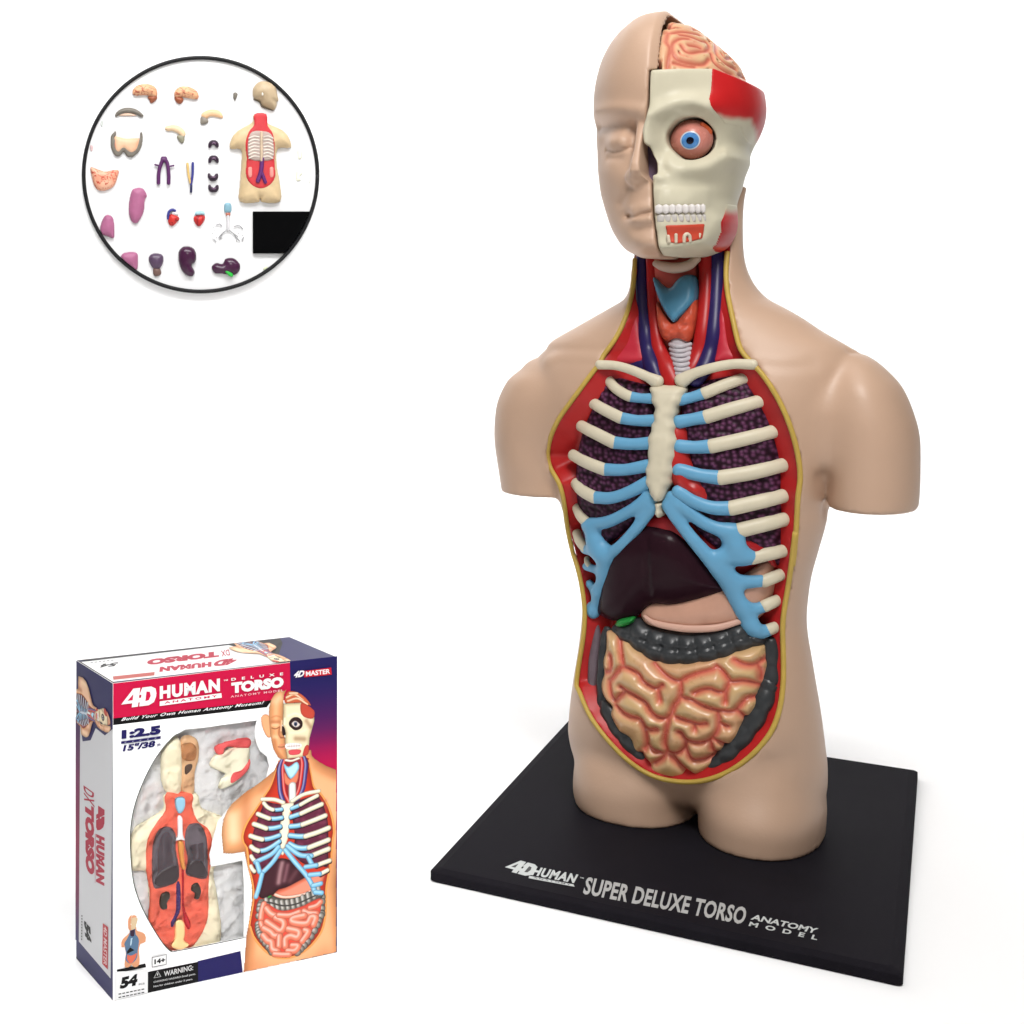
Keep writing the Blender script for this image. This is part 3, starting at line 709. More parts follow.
# painted muscles: thin skins over the bone whose lower edge is airbrushed out
def tri(fld, P):
    q = (P-np.array(hlo))/hres; i = np.clip(np.floor(q).astype(int), 0, np.array(fld.shape)-2); u = q-i; r = 0
    for a in (0, 1):
        for b in (0, 1):
            for c in (0, 1):
                r = r+fld[i[:, 0]+a, i[:, 1]+b, i[:, 2]+c]*(u[:, 0] if a else 1-u[:, 0])*(u[:, 1] if b else 1-u[:, 1])*(u[:, 2] if c else 1-u[:, 2])
    return r
def patch(name, px, grow, parent, cfun, ymax=.02, ext=None):
    P = hh(px)
    if ext is not None:
        for k, dx in ext.items(): P[k, 0] += dx
    P = P[:, [0, 2]]; r = .0004
    lo_ = (P[:, 0].min()-.001, -.070, P[:, 1].min()-.001); hi_ = (min(P[:, 0].max()+.001, .054), ymax+.001, P[:, 1].max()+.001)
    A_, B_, C_ = grid(lo_, hi_, r)
    G_ = tri(g, np.stack([A_.ravel(), B_.ravel(), C_.ravel()], 1)).reshape(A_.shape)
    D = poly_sd(A_[:, 0, :], C_[:, 0, :], P)[:, None, :]
    q = np.maximum(smax(G_-grow, -D, .0004), np.maximum(-(G_+.0012), B_-ymax))
    V, Q = nets(q, lo_, r, 2)
    return mesh_obj(name, V, Q, M_ATTR, parent, cfun(V))
bone, red = lin(214, 207, 182), lin(198, 36, 38)
def painted(pxpoly, soft):
    R_ = np.asarray(pxpoly, float)
    def c(V):
        q = BF.proj(V); d = poly_sd(q[:, 0], q[:, 1], R_)+.8*noise3(V[:, 0]*300, V[:, 1]*300, V[:, 2]*300, 9)
        return mixc(red[None], bone, sm(soft, -soft, d))
    return c
patch('temporal_muscle', W1((655, 280), (720, 270), (900, 330), (960, 450), (930, 690), (832, 690), (800, 600), (780, 545), (700, 530), (688, 508), (655, 465), (640, 425), (648, 350)), .00018, skull,
      painted(W1((600, 200), (950, 200), (1000, 450), (960, 640), (850, 660), (836, 560), (815, 510), (700, 500), (600, 460)), 4.0), ymax=.03)
patch('jaw_muscle', np.array([(722.5, 203), (752, 203), (752, 228), (740, 242), (722, 256), (711, 251), (717, 242), (721.5, 231)]), .00022, skull,
      painted(W2((600, 60), (700, 52), (900, 52), (900, 400), (600, 400)), 5), ymax=-.004)
# teeth
M_TOOTH = mat('tooth_white', srgb(232, 226, 222), .3, noise=.03)
def tooth(px, w, hgt, dep):
    p = hh([px])[0]; p[1] += .0004 if dep < .0009 else 0
    n = 12; th = np.linspace(0, 2*math.pi, n, endpoint=False)
    rows = []
    for a in np.linspace(-1, 1, 7):
        s_ = (1-abs(a)**3.5)**(1/3.5) if abs(a) < 1 else .12
        rows.append(np.stack([p[0]+w*s_*np.sign(np.cos(th))*np.abs(np.cos(th))**.7, p[1]-dep*.35+dep*s_*np.sign(np.sin(th))*np.abs(np.sin(th))**.8, np.full(n, p[2]+hgt*a)], 1))
    V = np.vstack(rows); Fc = [(r*n+k, r*n+(k+1) % n, (r+1)*n+(k+1) % n, (r+1)*n+k) for r in range(6) for k in range(n)]
    Fc += [tuple(range(n))[::-1], tuple(6*n+k for k in range(n))]
    return mesh_obj('tooth', V, Fc, M_TOOTH, skull)
for x, w in ((659, 3.6), (666, 3.3), (672.5, 3.1), (679, 3.3), (685.5, 3.2), (692, 3.1), (698, 2.9), (703, 2.4)):
    tooth((x, 209.2-.012*(x-659)), w*PX*1.0, 4.6*PX, .0010)
M_TOOTH2 = mat('lower_tooth_grey', srgb(204, 198, 192), .36, noise=.04)
for x, w in ((660.5, 3.4), (667, 3.2), (673.5, 3.1), (680, 3.2), (686.5, 3.1), (692.5, 2.9), (698.5, 2.8), (703.5, 2.2)):
    o = tooth((x, 218.5-.012*(x-659)), w*PX, 4.0*PX, .0006); o.data.materials[0] = M_TOOTH2
V0 = None
patch('gum_window', W2((450, 108), (535, 106), (622, 102), (612, 165), (560, 178), (505, 186), (465, 180), (456, 150)), .0006, skull, lambda V: np.tile(lin(205, 78, 58), (len(V), 1)), ymax=-.02)
for px, r in ((((669, 242), (668, 236)), 1.6), (((676, 242), (676, 234.5)), 1.5), (((684, 242), (684.5, 236), (687, 234), (689.5, 236), (690, 241)), 1.7), (((699, 238), (700, 234)), 1.2)):
    P = catmull(hh(px, -.0008), 4); v, ff = tube(P, r*PX, 8); mesh_obj('tooth_root', v, ff, mat('root_cream', srgb(228, 214, 190), .4), skull)
# --- brain
WE = win(650, 20, 120/1024)
sulci = [WE((150, 110), (138, 180), (172, 240), (158, 330), (150, 410)), WE((330, 160), (255, 160), (195, 200), (190, 270), (232, 335), (330, 368), (450, 380), (505, 335)), WE((265, 215), (300, 262), (350, 280), (430, 268), (482, 262), (502, 225), (478, 188)),
 WE((250, 125), (330, 138), (430, 178), (480, 190)), WE((555, 190), (560, 270), (600, 335), (660, 385), (730, 425)), WE((620, 225), (680, 300), (730, 370), (775, 450)), WE((200, 365), (300, 388), (380, 400)), WE((520, 290), (545, 360), (620, 425), (700, 478)),
 WE((480, 150), (560, 168), (640, 220), (705, 300)), WE((745, 470), (800, 500)), WE((105, 95), (180, 112), (260, 100), (350, 112), (420, 130)), WE((330, 215), (390, 225), (430, 240)), WE((690, 330), (640, 330), (610, 290))]
ZT = zr(60, 22)
bf_ = HF+.0046-.0028*sm(.016, .034, X-XS)+.0030*sm(ZT[0], ZT[1], Z)
bf_ = smax(bf_, XS+.0022-X, .004)
bf_ = smax(bf_, ZC-.012-Z, .003)
bfun = lambda x, y, z: head.field(x, y, z)+.0046-.0028*sm(.016, .034, x-XH(z))+.0030*sm(ZT[0], ZT[1], z)
sul3 = [catmull(BF.hit(p, bfun, .45, .85, 500), 5) for p in sulci]
def gyr(P):
    d = np.full(len(P), .02, np.float32)
    for q in sul3: d = np.minimum(d, seg_dist(P, q)[0])
    w = np.stack([noise3(P[:, 0]*95, P[:, 1]*95, P[:, 2]*95, k)*.0042 for k in (21, 22, 23)], 1)
    Q_ = (P+w)*172
    back = np.abs(noise3(Q_[:, 0], Q_[:, 1], Q_[:, 2], 31))*.0058
    return np.minimum(d, np.where(d < .0026, .02, back))
m = np.abs(bf_) < .005
w_ = np.full_like(bf_, .02); w_[m] = gyr(np.stack([X[m], Y[m], Z[m]], -1))
t = np.clip(w_/.0026, 0, 1)
bf_ = bf_ + m*(.0030*(1-np.sqrt(1-(1-t)**2))-.0006)
V, Q = nets(bf_, hlo, hres, 1)
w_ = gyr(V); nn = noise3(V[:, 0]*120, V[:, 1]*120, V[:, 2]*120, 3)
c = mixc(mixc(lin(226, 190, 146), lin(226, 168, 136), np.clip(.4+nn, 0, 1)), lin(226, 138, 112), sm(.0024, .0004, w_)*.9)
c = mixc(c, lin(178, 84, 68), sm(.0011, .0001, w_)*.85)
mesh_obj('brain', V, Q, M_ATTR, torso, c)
cavq = smax(smax(HF+.0085, np.abs(X-XS+.0005)-.0065, .0004), np.abs(Z-(zA[1]+zA[2])/2)-.0085, .0004); cavq = np.maximum(cavq, Y+.02)
V, Q = nets(cavq, hlo, hres, 1); mesh_obj('nasal_cavity', V, Q, mat('nasal_lilac', srgb(112, 92, 116), .4, noise=.2, nscale=200), skull)
# --- eye
ec = hh([(686, 137.6)])[0] + np.array([-.0004, .0128, .0004]); er = .0090
def ball(c, r, dirv, a0, a1, n=28, m=14, flat=1.0):
    d = np.array(dirv, float); d /= np.linalg.norm(d); u = np.cross(d, (0, 0, 1)); u /= np.linalg.norm(u); v = np.cross(u, d)
    V = []
    for i in range(m+1):
        a = a0+(a1-a0)*i/m
        for k in range(n):
            b = 2*math.pi*k/n
            V.append(c+r*(d*math.cos(a)*flat+(u*math.cos(b)+v*math.sin(b))*math.sin(a)))
    Fc = [(i*n+k, (i+1)*n+k, (i+1)*n+(k+1) % n, i*n+(k+1) % n) for i in range(m) for k in range(n)]
    return np.array(V), Fc
eye_dir = -BF.ray([(689, 139)])[0]*.8 + np.array([-.05, 0, -.03])
v, ff = ball(ec, er, eye_dir, 1e-3, math.pi-1e-3, 32, 24)
eye = mesh_obj('eyeball', v, ff, mat('eye_pink', srgb(206, 132, 118), .25, noise=.12, nscale=220), torso)
for nm, r, a1, mt in (('eye_white', er*1.012, .47, mat('eye_white', srgb(206, 216, 226), .2, noise=0)), ('iris', er*1.026, .40, mat('iris_blue', srgb(84, 142, 204), .15, noise=.25, nscale=500)), ('pupil', er*1.040, .17, mat('pupil_black', srgb(14, 16, 34), .08, noise=0))):
    v, ff = ball(ec, r, eye_dir, 1e-3, a1, 32, 6); mesh_obj(nm, v, ff, mt, eye)
P = catmull(hh([(702, 124), (707.5, 132), (708, 142)], .0044), 5); v, ff = tube(P, [2.2*PX*k for k in np.interp(np.linspace(0, 1, len(P)), [0, .5, 1], [1.0, 2.0, 1.0])], 12)
mesh_obj('eye_muscle', v, ff, mat('eye_muscle_orange', srgb(204, 92, 52), .35, noise=.15, nscale=300), torso)
# ------------------------------------------------------------------ flat graphics: filled shapes and lettering collected into one mesh
M_PRINT = mat('printed_ink', None, .38, attr=True, noise=0, spec=.15)
def homog(src, dst):
    A = []
    for (x, y), (u, v) in zip(src, dst):
        A.append([x, y, 1, 0, 0, 0, -u*x, -u*y, -u]); A.append([0, 0, 0, x, y, 1, -v*x, -v*y, -v])
    H = np.linalg.svd(np.array(A, float))[2][-1].reshape(3, 3)
    def f(p):
        q = np.c_[np.atleast_2d(np.asarray(p, float)), np.ones(len(np.atleast_2d(p)))] @ H.T
        return q[:, :2]/q[:, 2:]
    return f
def affine(src, dst):
    A = np.c_[np.array(src, float), np.ones(len(src))]; M = np.linalg.lstsq(A, np.array(dst, float), rcond=None)[0]
    return lambda p: np.c_[np.atleast_2d(np.asarray(p, float)), np.ones(len(np.atleast_2d(p)))] @ M
def clip_poly(P, lo=(0, 0), hi=(1, 1)):
    P = [tuple(p) for p in P]
    for ax, lim, sgn in ((0, lo[0], 1), (0, hi[0], -1), (1, lo[1], 1), (1, hi[1], -1)):
        out = []
        for i in range(len(P)):
            a, b = P[i-1], P[i]; da, db = sgn*(a[ax]-lim), sgn*(b[ax]-lim)
            if (da < 0) != (db < 0):
                t = da/(da-db); out.append((a[0]+t*(b[0]-a[0]), a[1]+t*(b[1]-a[1])))
            if db >= 0: out.append(b)
        P = out
        if len(P) < 3: return None
    return np.array(P)
def strip(pts, w, n=5):
    P = catmull(pts, n) if len(pts) > 2 else np.array(pts, float)
    T = np.gradient(P, axis=0); T /= np.linalg.norm(T, axis=1, keepdims=True)+1e-9; N = np.stack([-T[:, 1], T[:, 0]], 1)
    return np.vstack([P+N*w, (P-N*w)[::-1]])
_glyph = {}
def glyphs(text, bold=.03, shear=0.0, space=1.0):
    key = (text, bold, shear, space)
    if key in _glyph: return _glyph[key]
    cu = bpy.data.curves.new('lettering', 'FONT'); cu.body = text; cu.offset = bold; cu.shear = shear; cu.space_character = space; cu.resolution_u = 3
    o = bpy.data.objects.new('lettering', cu); COL.objects.link(o); bpy.context.view_layer.update()
    me = bpy.data.meshes.new_from_object(o.evaluated_get(bpy.context.evaluated_depsgraph_get()))
    V = np.array([v.co[:2] for v in me.vertices]); Fc = [tuple(p.vertices) for p in me.polygons]
    bpy.data.objects.remove(o); bpy.data.curves.remove(cu); bpy.data.meshes.remove(me)
    V = (V-V.min(0))/(V.max(0)-V.min(0)); _glyph[key] = (V, Fc); return V, Fc
class Ink:
    """printed matter on a flat face; to3(uv, layer) places it"""
    def __init__(s, to3, warp=lambda p: np.asarray(p, float), step=.00004, box=None):
        s.to3, s.warp, s.step, s.box = to3, warp, step, box; s.V, s.F, s.C, s.n, s.k = [], [], [], 0, 1
    def _add(s, uv, faces, col):
        P = s.to3(uv, s.k*s.step); s.V.append(P); s.F += [tuple(i+s.n for i in f) for f in faces]; s.n += len(P)
        col = np.asarray(col, float); s.C.append(np.tile(col, (len(P), 1)) if col.ndim == 1 else col)
    def poly(s, px, col, up=True, clip=True):
        uv = s.warp(px)
        if clip and s.box is not None:
            uv = clip_poly(uv, *s.box)
            if uv is None: return
        s._add(uv, [tuple(range(len(uv)))], lin(*col)); s.k += 1 if up else 0
    def line(s, px, w, col, up=True): s.poly(strip(px, w), col, up)
    def quadgrid(s, px4, n, colf):
        a, b, c, d = (np.array(p, float) for p in px4); P, C = [], []
        for i in range(n+1):
            t = i/n; P += [a+(d-a)*t, b+(c-b)*t]; C += [lin(*colf(t))]*2
        s._add(s.warp(np.array(P)), [(2*i, 2*i+1, 2*i+3, 2*i+2) for i in range(n)], np.array(C)); s.k += 1
    def text(s, t, bl, br, tl, col, bold=.03, shear=0.0, space=1.0):
        g, Fc = glyphs(t, bold, shear, space); bl, br, tl = (np.array(p, float) for p in (bl, br, tl))
        px = bl + g[:, :1]*(br-bl) + g[:, 1:]*(tl-bl)
        s._add(s.warp(px), Fc, lin(*col)); s.k += 1
    def build(s, name, parent, label=None):
        return mesh_obj(name, np.vstack(s.V), s.F, M_PRINT, parent, np.vstack(s.C), smooth=False, label=label)

# ------------------------------------------------------------------ black stand
M_STAND = mat('stand_black', srgb(32, 30, 35), .55, noise=.12, nscale=70, bump=.12, bscale=2500, spec=.012)
stand = thing('display_base', 'flat black rectangular base with sloped edges and white lettering, the torso standing on it', 'display base', (BC[0], BC[1], 0), YB)
bm_ = []
def ring(w, d, z): return [(-w/2, -d/2, z), (w/2, -d/2, z), (w/2, d/2, z), (-w/2, d/2, z)]
def rring(w, d, z, r=.0022, n=4):
    out = []
    for cx, cy, a0 in ((w/2-r, d/2-r, 0), (-w/2+r, d/2-r, 90), (-w/2+r, -d/2+r, 180), (w/2-r, -d/2+r, 270)):
        for k in range(n+1):
            a = math.radians(a0+90*k/n); out.append((cx+r*math.cos(a), cy+r*math.sin(a), z))
    return out
R_ = [rring(BW-.001, BD-.001, 0.0002), rring(BW, BD, .0006), rring(BW, BD, BASE_T-.0012), rring(BW-.0008, BD-.0008, BASE_T-.0009), rring(BW-.0066, BD-.0066, BASE_T-.00015), rring(BW-.0076, BD-.0076, BASE_T)]
n = len(R_[0]); V = np.array([p for r in R_ for p in r])
Fc = [(i*n+k, i*n+(k+1) % n, (i+1)*n+(k+1) % n, (i+1)*n+k) for i in range(len(R_)-1) for k in range(n)] + [tuple((len(R_)-1)*n+k for k in range(n)), tuple(range(n))[::-1]]
mesh_obj('plate', V, Fc, M_STAND, stand, smooth=False)
SFr = Frame((BC[0], BC[1], 0), YB)
def stand_uv(px):
    d = SFr.ray(px); t = (BASE_T-SFr.cam[2])/d[:, 2]; return (SFr.cam+d*t[:, None])[:, :2]
W7 = win(420, 720, 520/1024)
ink = Ink(lambda uv, h: np.c_[uv, np.full(len(uv), BASE_T+.00003+h)], stand_uv, .00001)
WH = (206, 210, 208)
WS, WM = win(500, 840, 200/1024), win(680, 860, 160/1024)
def logo4d(k, x0, y0, ux, uy, vx, vy, col):
    """the joined 4-D numeral: u along, v up"""
    f = lambda *p: np.array([(x0+ux*a+vx*b, y0+uy*a+vy*b) for a, b in p])
    k.poly(f((0, .22), (.30, 1), (.50, 1), (.50, .46), (.56, .46), (.56, .62), (.50, .62), (.56, 1), (.82, 1), (.96, .86), (1, .6), (1, .4), (.96, .14), (.82, 0), (.54, 0), (.54, .22), (.50, .22), (.50, 0), (.32, 0), (.32, .22)), col)
    return f
def p1(w, *a): return w(*a)[0]
f4 = logo4d(ink, *WS((14, 152))[0], *(np.array([140, 38])*200/1024), *(np.array([50, -58])*200/1024), WH)
ink.poly(f4((.17, .38), (.32, .38), (.32, .74)), (35, 32, 36)); ink.poly(f4((.70, .24), (.80, .28), (.84, .5), (.80, .72), (.70, .76)), (35, 32, 36))
ink.text('HUMAN', p1(WS, (158, 180)), p1(WS, (378, 222)), p1(WS, (182, 136)), WH, .045, 0, 1.12)
ink.poly(WS((150, 184), (376, 228), (382, 240), (146, 196)), WH)
ink.text('ANATOMY', p1(WS, (170, 196)), p1(WS, (360, 233)), p1(WS, (173, 190)), (40, 36, 40), .03, 0, 1.5)
ink.text('TM', p1(WS, (408, 196)), p1(WS, (428, 200)), p1(WS, (410, 190)), WH, .02)
ink.text('SUPER DELUXE TORSO', p1(W7, (320, 343)), p1(W7, (637, 404)), p1(W7, (329, 309)), (188, 188, 186), .03, 0, 1.06)
ink.text('ANATOMY', p1(WM, (450, 382)), p1(WM, (868, 474)), p1(WM, (470, 348)), WH, .03)
ink.text('MODEL', p1(WM, (438, 424)), p1(WM, (875, 515)), p1(WM, (450, 396)), WH, .03, 0, 2.1)
ink.build('lettering', stand)
# ------------------------------------------------------------------ the carton
KX, KY, KYAW, KW, KD, KH = 0.00453, 0.48665, 0.40499, 0.09254, 0.03413, 0.112
KF = Frame((KX, KY, 0), KYAW)
carton = thing('packaging_box', 'upright white and crimson carton with a cut window and a printed torso on its front', 'packaging box', (KX, KY, 0), KYAW)
cF = [(114, 685), (340, 657), (333, 955), (118, 992.5)]; cL = [(71.5, 660), (114, 685), (118, 992.5), (73.5, 963)]; cT = [(71.5, 660), (294, 634), (340, 657), (114, 685)]
UV = [(0, 1), (1, 1), (1, 0), (0, 0)]
hF, hL, hT = homog(cF, UV), homog(cL, UV), homog(cT, UV)
toF = lambda uv, h: np.c_[uv[:, 0]*KW, np.full(len(uv), -h), uv[:, 1]*KH]
toL = lambda uv, h: np.c_[np.full(len(uv), -h), (1-uv[:, 0])*KD, uv[:, 1]*KH]
toT = lambda uv, h: np.c_[uv[:, 0]*KW, uv[:, 1]*KD, np.full(len(uv), KH+h)]
P1, P2, P3 = win(60, 620, 290/1024), win(60, 800, 290/1024), win(66, 640, 120/1024)
P4, P5, P6 = win(200, 680, 280/1024), win(110, 720, 240/1024), win(110, 905, 140/1024)
PT, PL, PB = win(66, 625, 240/1024), win(66, 750, 150/1024), win(66, 880, 120/1024)
NAVY, CRIM, BLK, WHT = (34, 30, 92), (206, 16, 68), (10, 8, 10), (246, 246, 246)
# outline of the printed figure where it bounds the window
fig_left = P4((262, 95), (238, 130), (226, 178), (208, 188), (206, 222), (222, 268), (250, 292), (258, 330), (248, 375), (205, 415), (120, 470), (72, 530), (50, 600), (42, 684), (158, 664), (163, 760), (160, 942))
win_px = np.vstack([catmull(P5((590, 925), (430, 952), (300, 972), (262, 972), (215, 915), (150, 800), (112, 690), (98, 560), (98, 470), (112, 380), (150, 270), (205, 165), (270, 85), (322, 52)), 3),
                    P5((420, 42), (530, 26)), P4((212, 158)), fig_left[3:-1] - np.array([1.2, 0]), fig_left[-1:]-np.array([1.2, 0])])
win_uv = hF(win_px)
KA, KS = 1.0, KA
M_CARD = mat('carton_card', srgb(255, 255, 255), .4, noise=.01, nscale=40, spec=.2)
KA = KS
from mathutils.geometry import tessellate_polygon
from mathutils import Vector
def plate_with_hole(hole_uv, th):
    outer = np.array([(0, 0), (1, 0), (1, 1), (0, 1)], float)
    P = np.vstack([outer, hole_uv]); tri_ = tessellate_polygon([[Vector((*p, 0)) for p in outer], [Vector((*p, 0)) for p in hole_uv]])
    n = len(P); V = np.vstack([toF(P, 0), toF(P, -th)])
    Fc = [tuple(t) for t in tri_] + [tuple(i+n for i in t[::-1]) for t in tri_]
    m = len(hole_uv); Fc += [(4+i, 4+(i+1) % m, n+4+(i+1) % m, n+4+i) for i in range(m)]
    return V, Fc
TH = .0005
v, f = plate_with_hole(win_uv, TH)
vv = [(v, f)]
def slab(lo, hi):
    x0, y0, z0 = lo; x1, y1, z1 = hi
    V = [(x0, y0, z0), (x1, y0, z0), (x1, y1, z0), (x0, y1, z0), (x0, y0, z1), (x1, y0, z1), (x1, y1, z1), (x0, y1, z1)]
    return np.array(V), [(0, 3, 2, 1), (4, 5, 6, 7), (0, 1, 5, 4), (1, 2, 6, 5), (2, 3, 7, 6), (3, 0, 4, 7)]
vv += [slab((0, TH, 0), (TH, KD, KH)), slab((KW-TH, TH, 0), (KW, KD, KH)), slab((TH, KD-TH, 0), (KW-TH, KD, KH)), slab((TH, TH, KH-TH), (KW-TH, KD-TH, KH)), slab((TH, TH, 0), (KW-TH, KD-TH, TH))]
v, f = join(vv)
mesh_obj('carton_body', v, f, M_CARD, carton, smooth=False)
# main figure in flat ink; M maps photo pixels of the big torso to the print
sil_px = [(631.5, 262), (631, 282), (628, 294), (616, 303), (595, 317), (574, 329), (557, 337), (538, 350), (517, 365), (506, 381), (497, 402), (494, 424), (494, 442), (497, 461), (501, 490), (527, 495), (557, 495), (561, 513), (567, 536), (573, 556), (580, 584),
   (582, 622), (577, 667), (571, 708), (569, 772), (573, 803), (588, 826), (611, 830), (644, 829), (669, 823), (692, 806), (698, 805), (702, 823), (727, 848), (768, 864), (806, 855), (828, 822), (828, 760), (821, 700), (808, 620), (810, 569), (827, 515), (870, 515), (918, 505), (920, 437), (901, 386), (858, 345), (800, 315), (771, 300), (755, 287), (747, 270), (744, 226), (700, 226)]
face_px = [(651, 28), (637, 21), (616, 37.5), (603.5, 56), (596, 80), (593.5, 103), (595, 126.5), (597, 169), (602, 199), (608, 223), (615, 235), (624.5, 250), (640, 259), (659, 258), (651, 215), (651, 183), (641, 165), (643, 140), (647, 100), (648, 70), (652, 40), (663, 20)]
skull_px = [(648, 70), (712, 68), (760, 95), (759, 131), (752, 152), (740, 187), (735, 230), (729, 244), (715, 250), (691, 255), (659, 258), (651, 215), (651, 180), (653, 170), (645, 150), (643, 140), (647, 100)]
brain_px = [(655, 69), (656, 45), (668, 28), (693, 30), (715, 39), (738, 60), (748, 80), (712, 68)]
class Picture:
    """a printed colour picture of the torso: a fine sheet of coloured facets in the carton's ink"""
    def __init__(s, x0, y0, x1, y1, step):
        s.st = step; s.gx = np.arange(x0, x1+step, step); s.gy = np.arange(y0, y1+step, step)
        s.C = np.ones((len(s.gx), len(s.gy), 3)); s.A = np.zeros((len(s.gx), len(s.gy)))
    def _win(s, P, m):
        i0, i1 = np.searchsorted(s.gx, (P[:, 0].min()-m, P[:, 0].max()+m)); j0, j1 = np.searchsorted(s.gy, (P[:, 1].min()-m, P[:, 1].max()+m))
        if i1 <= i0 or j1 <= j0: return None
        X, Y = np.meshgrid(s.gx[i0:i1], s.gy[j0:j1], indexing='ij'); return (slice(i0, i1), slice(j0, j1)), X, Y
    def _mix(s, sl, a, c):
        s.C[sl] = s.C[sl]*(1-a[..., None])+c*a[..., None]; s.A[sl] = np.maximum(s.A[sl], a)
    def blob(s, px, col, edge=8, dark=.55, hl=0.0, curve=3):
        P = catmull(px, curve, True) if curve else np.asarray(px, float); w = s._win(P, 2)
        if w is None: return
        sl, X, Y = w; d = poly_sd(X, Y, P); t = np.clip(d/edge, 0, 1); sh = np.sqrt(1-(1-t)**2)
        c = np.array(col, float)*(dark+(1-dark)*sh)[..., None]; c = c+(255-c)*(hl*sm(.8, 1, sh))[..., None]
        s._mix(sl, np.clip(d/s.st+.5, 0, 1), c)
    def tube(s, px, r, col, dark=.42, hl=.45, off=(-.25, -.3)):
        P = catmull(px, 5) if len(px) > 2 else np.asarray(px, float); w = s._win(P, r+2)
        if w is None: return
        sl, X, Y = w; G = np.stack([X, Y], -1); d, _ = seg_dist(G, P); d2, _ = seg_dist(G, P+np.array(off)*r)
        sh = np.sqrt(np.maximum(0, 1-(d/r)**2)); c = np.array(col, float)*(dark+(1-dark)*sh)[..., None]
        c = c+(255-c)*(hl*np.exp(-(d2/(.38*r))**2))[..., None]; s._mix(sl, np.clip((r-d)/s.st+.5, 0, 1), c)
    def glow(s, px, r, col, a):
        """soft printed tone inside what is already there"""
        P = catmull(px, 4) if len(px) > 2 else np.asarray(px, float); w = s._win(P, r*2.2)
        if w is None: return
        sl, X, Y = w; d, _ = seg_dist(np.stack([X, Y], -1), P); k = a*np.exp(-(d/r)**2)*(s.A[sl] > .5)
        s.C[sl] = s.C[sl]*(1-k[..., None])+np.array(col, float)*k[..., None]
    def build(s, name, M, warp, to3, layer, parent, box):
        X, Y = np.meshgrid(s.gx, s.gy, indexing='ij'); uv = warp(M(np.stack([X.ravel(), Y.ravel()], 1)))
        ok = (s.A.ravel() > .5) & (uv[:, 0] > box[0][0]) & (uv[:, 0] < box[1][0]) & (uv[:, 1] > box[0][1]) & (uv[:, 1] < box[1][1])
        n, m = X.shape; id_ = np.arange(n*m).reshape(n, m); Q = np.stack([id_[:-1, :-1], id_[1:, :-1], id_[1:, 1:], id_[:-1, 1:]], -1).reshape(-1, 4)
        Q = Q[ok[Q].all(1)]; use = np.unique(Q); re_ = np.zeros(n*m, int); re_[use] = np.arange(len(use))
        V = to3(uv[use], layer); Q = re_[Q]; a_ = V[Q[0]]
        c = np.clip(s.C.reshape(-1, 3)[use], 0, 255)/255; c = np.where(c <= .04045, c/12.92, ((c+.055)/1.055)**2.4)
        return mesh_obj(name, V, Q, M_PRINT, parent, c, smooth=False)
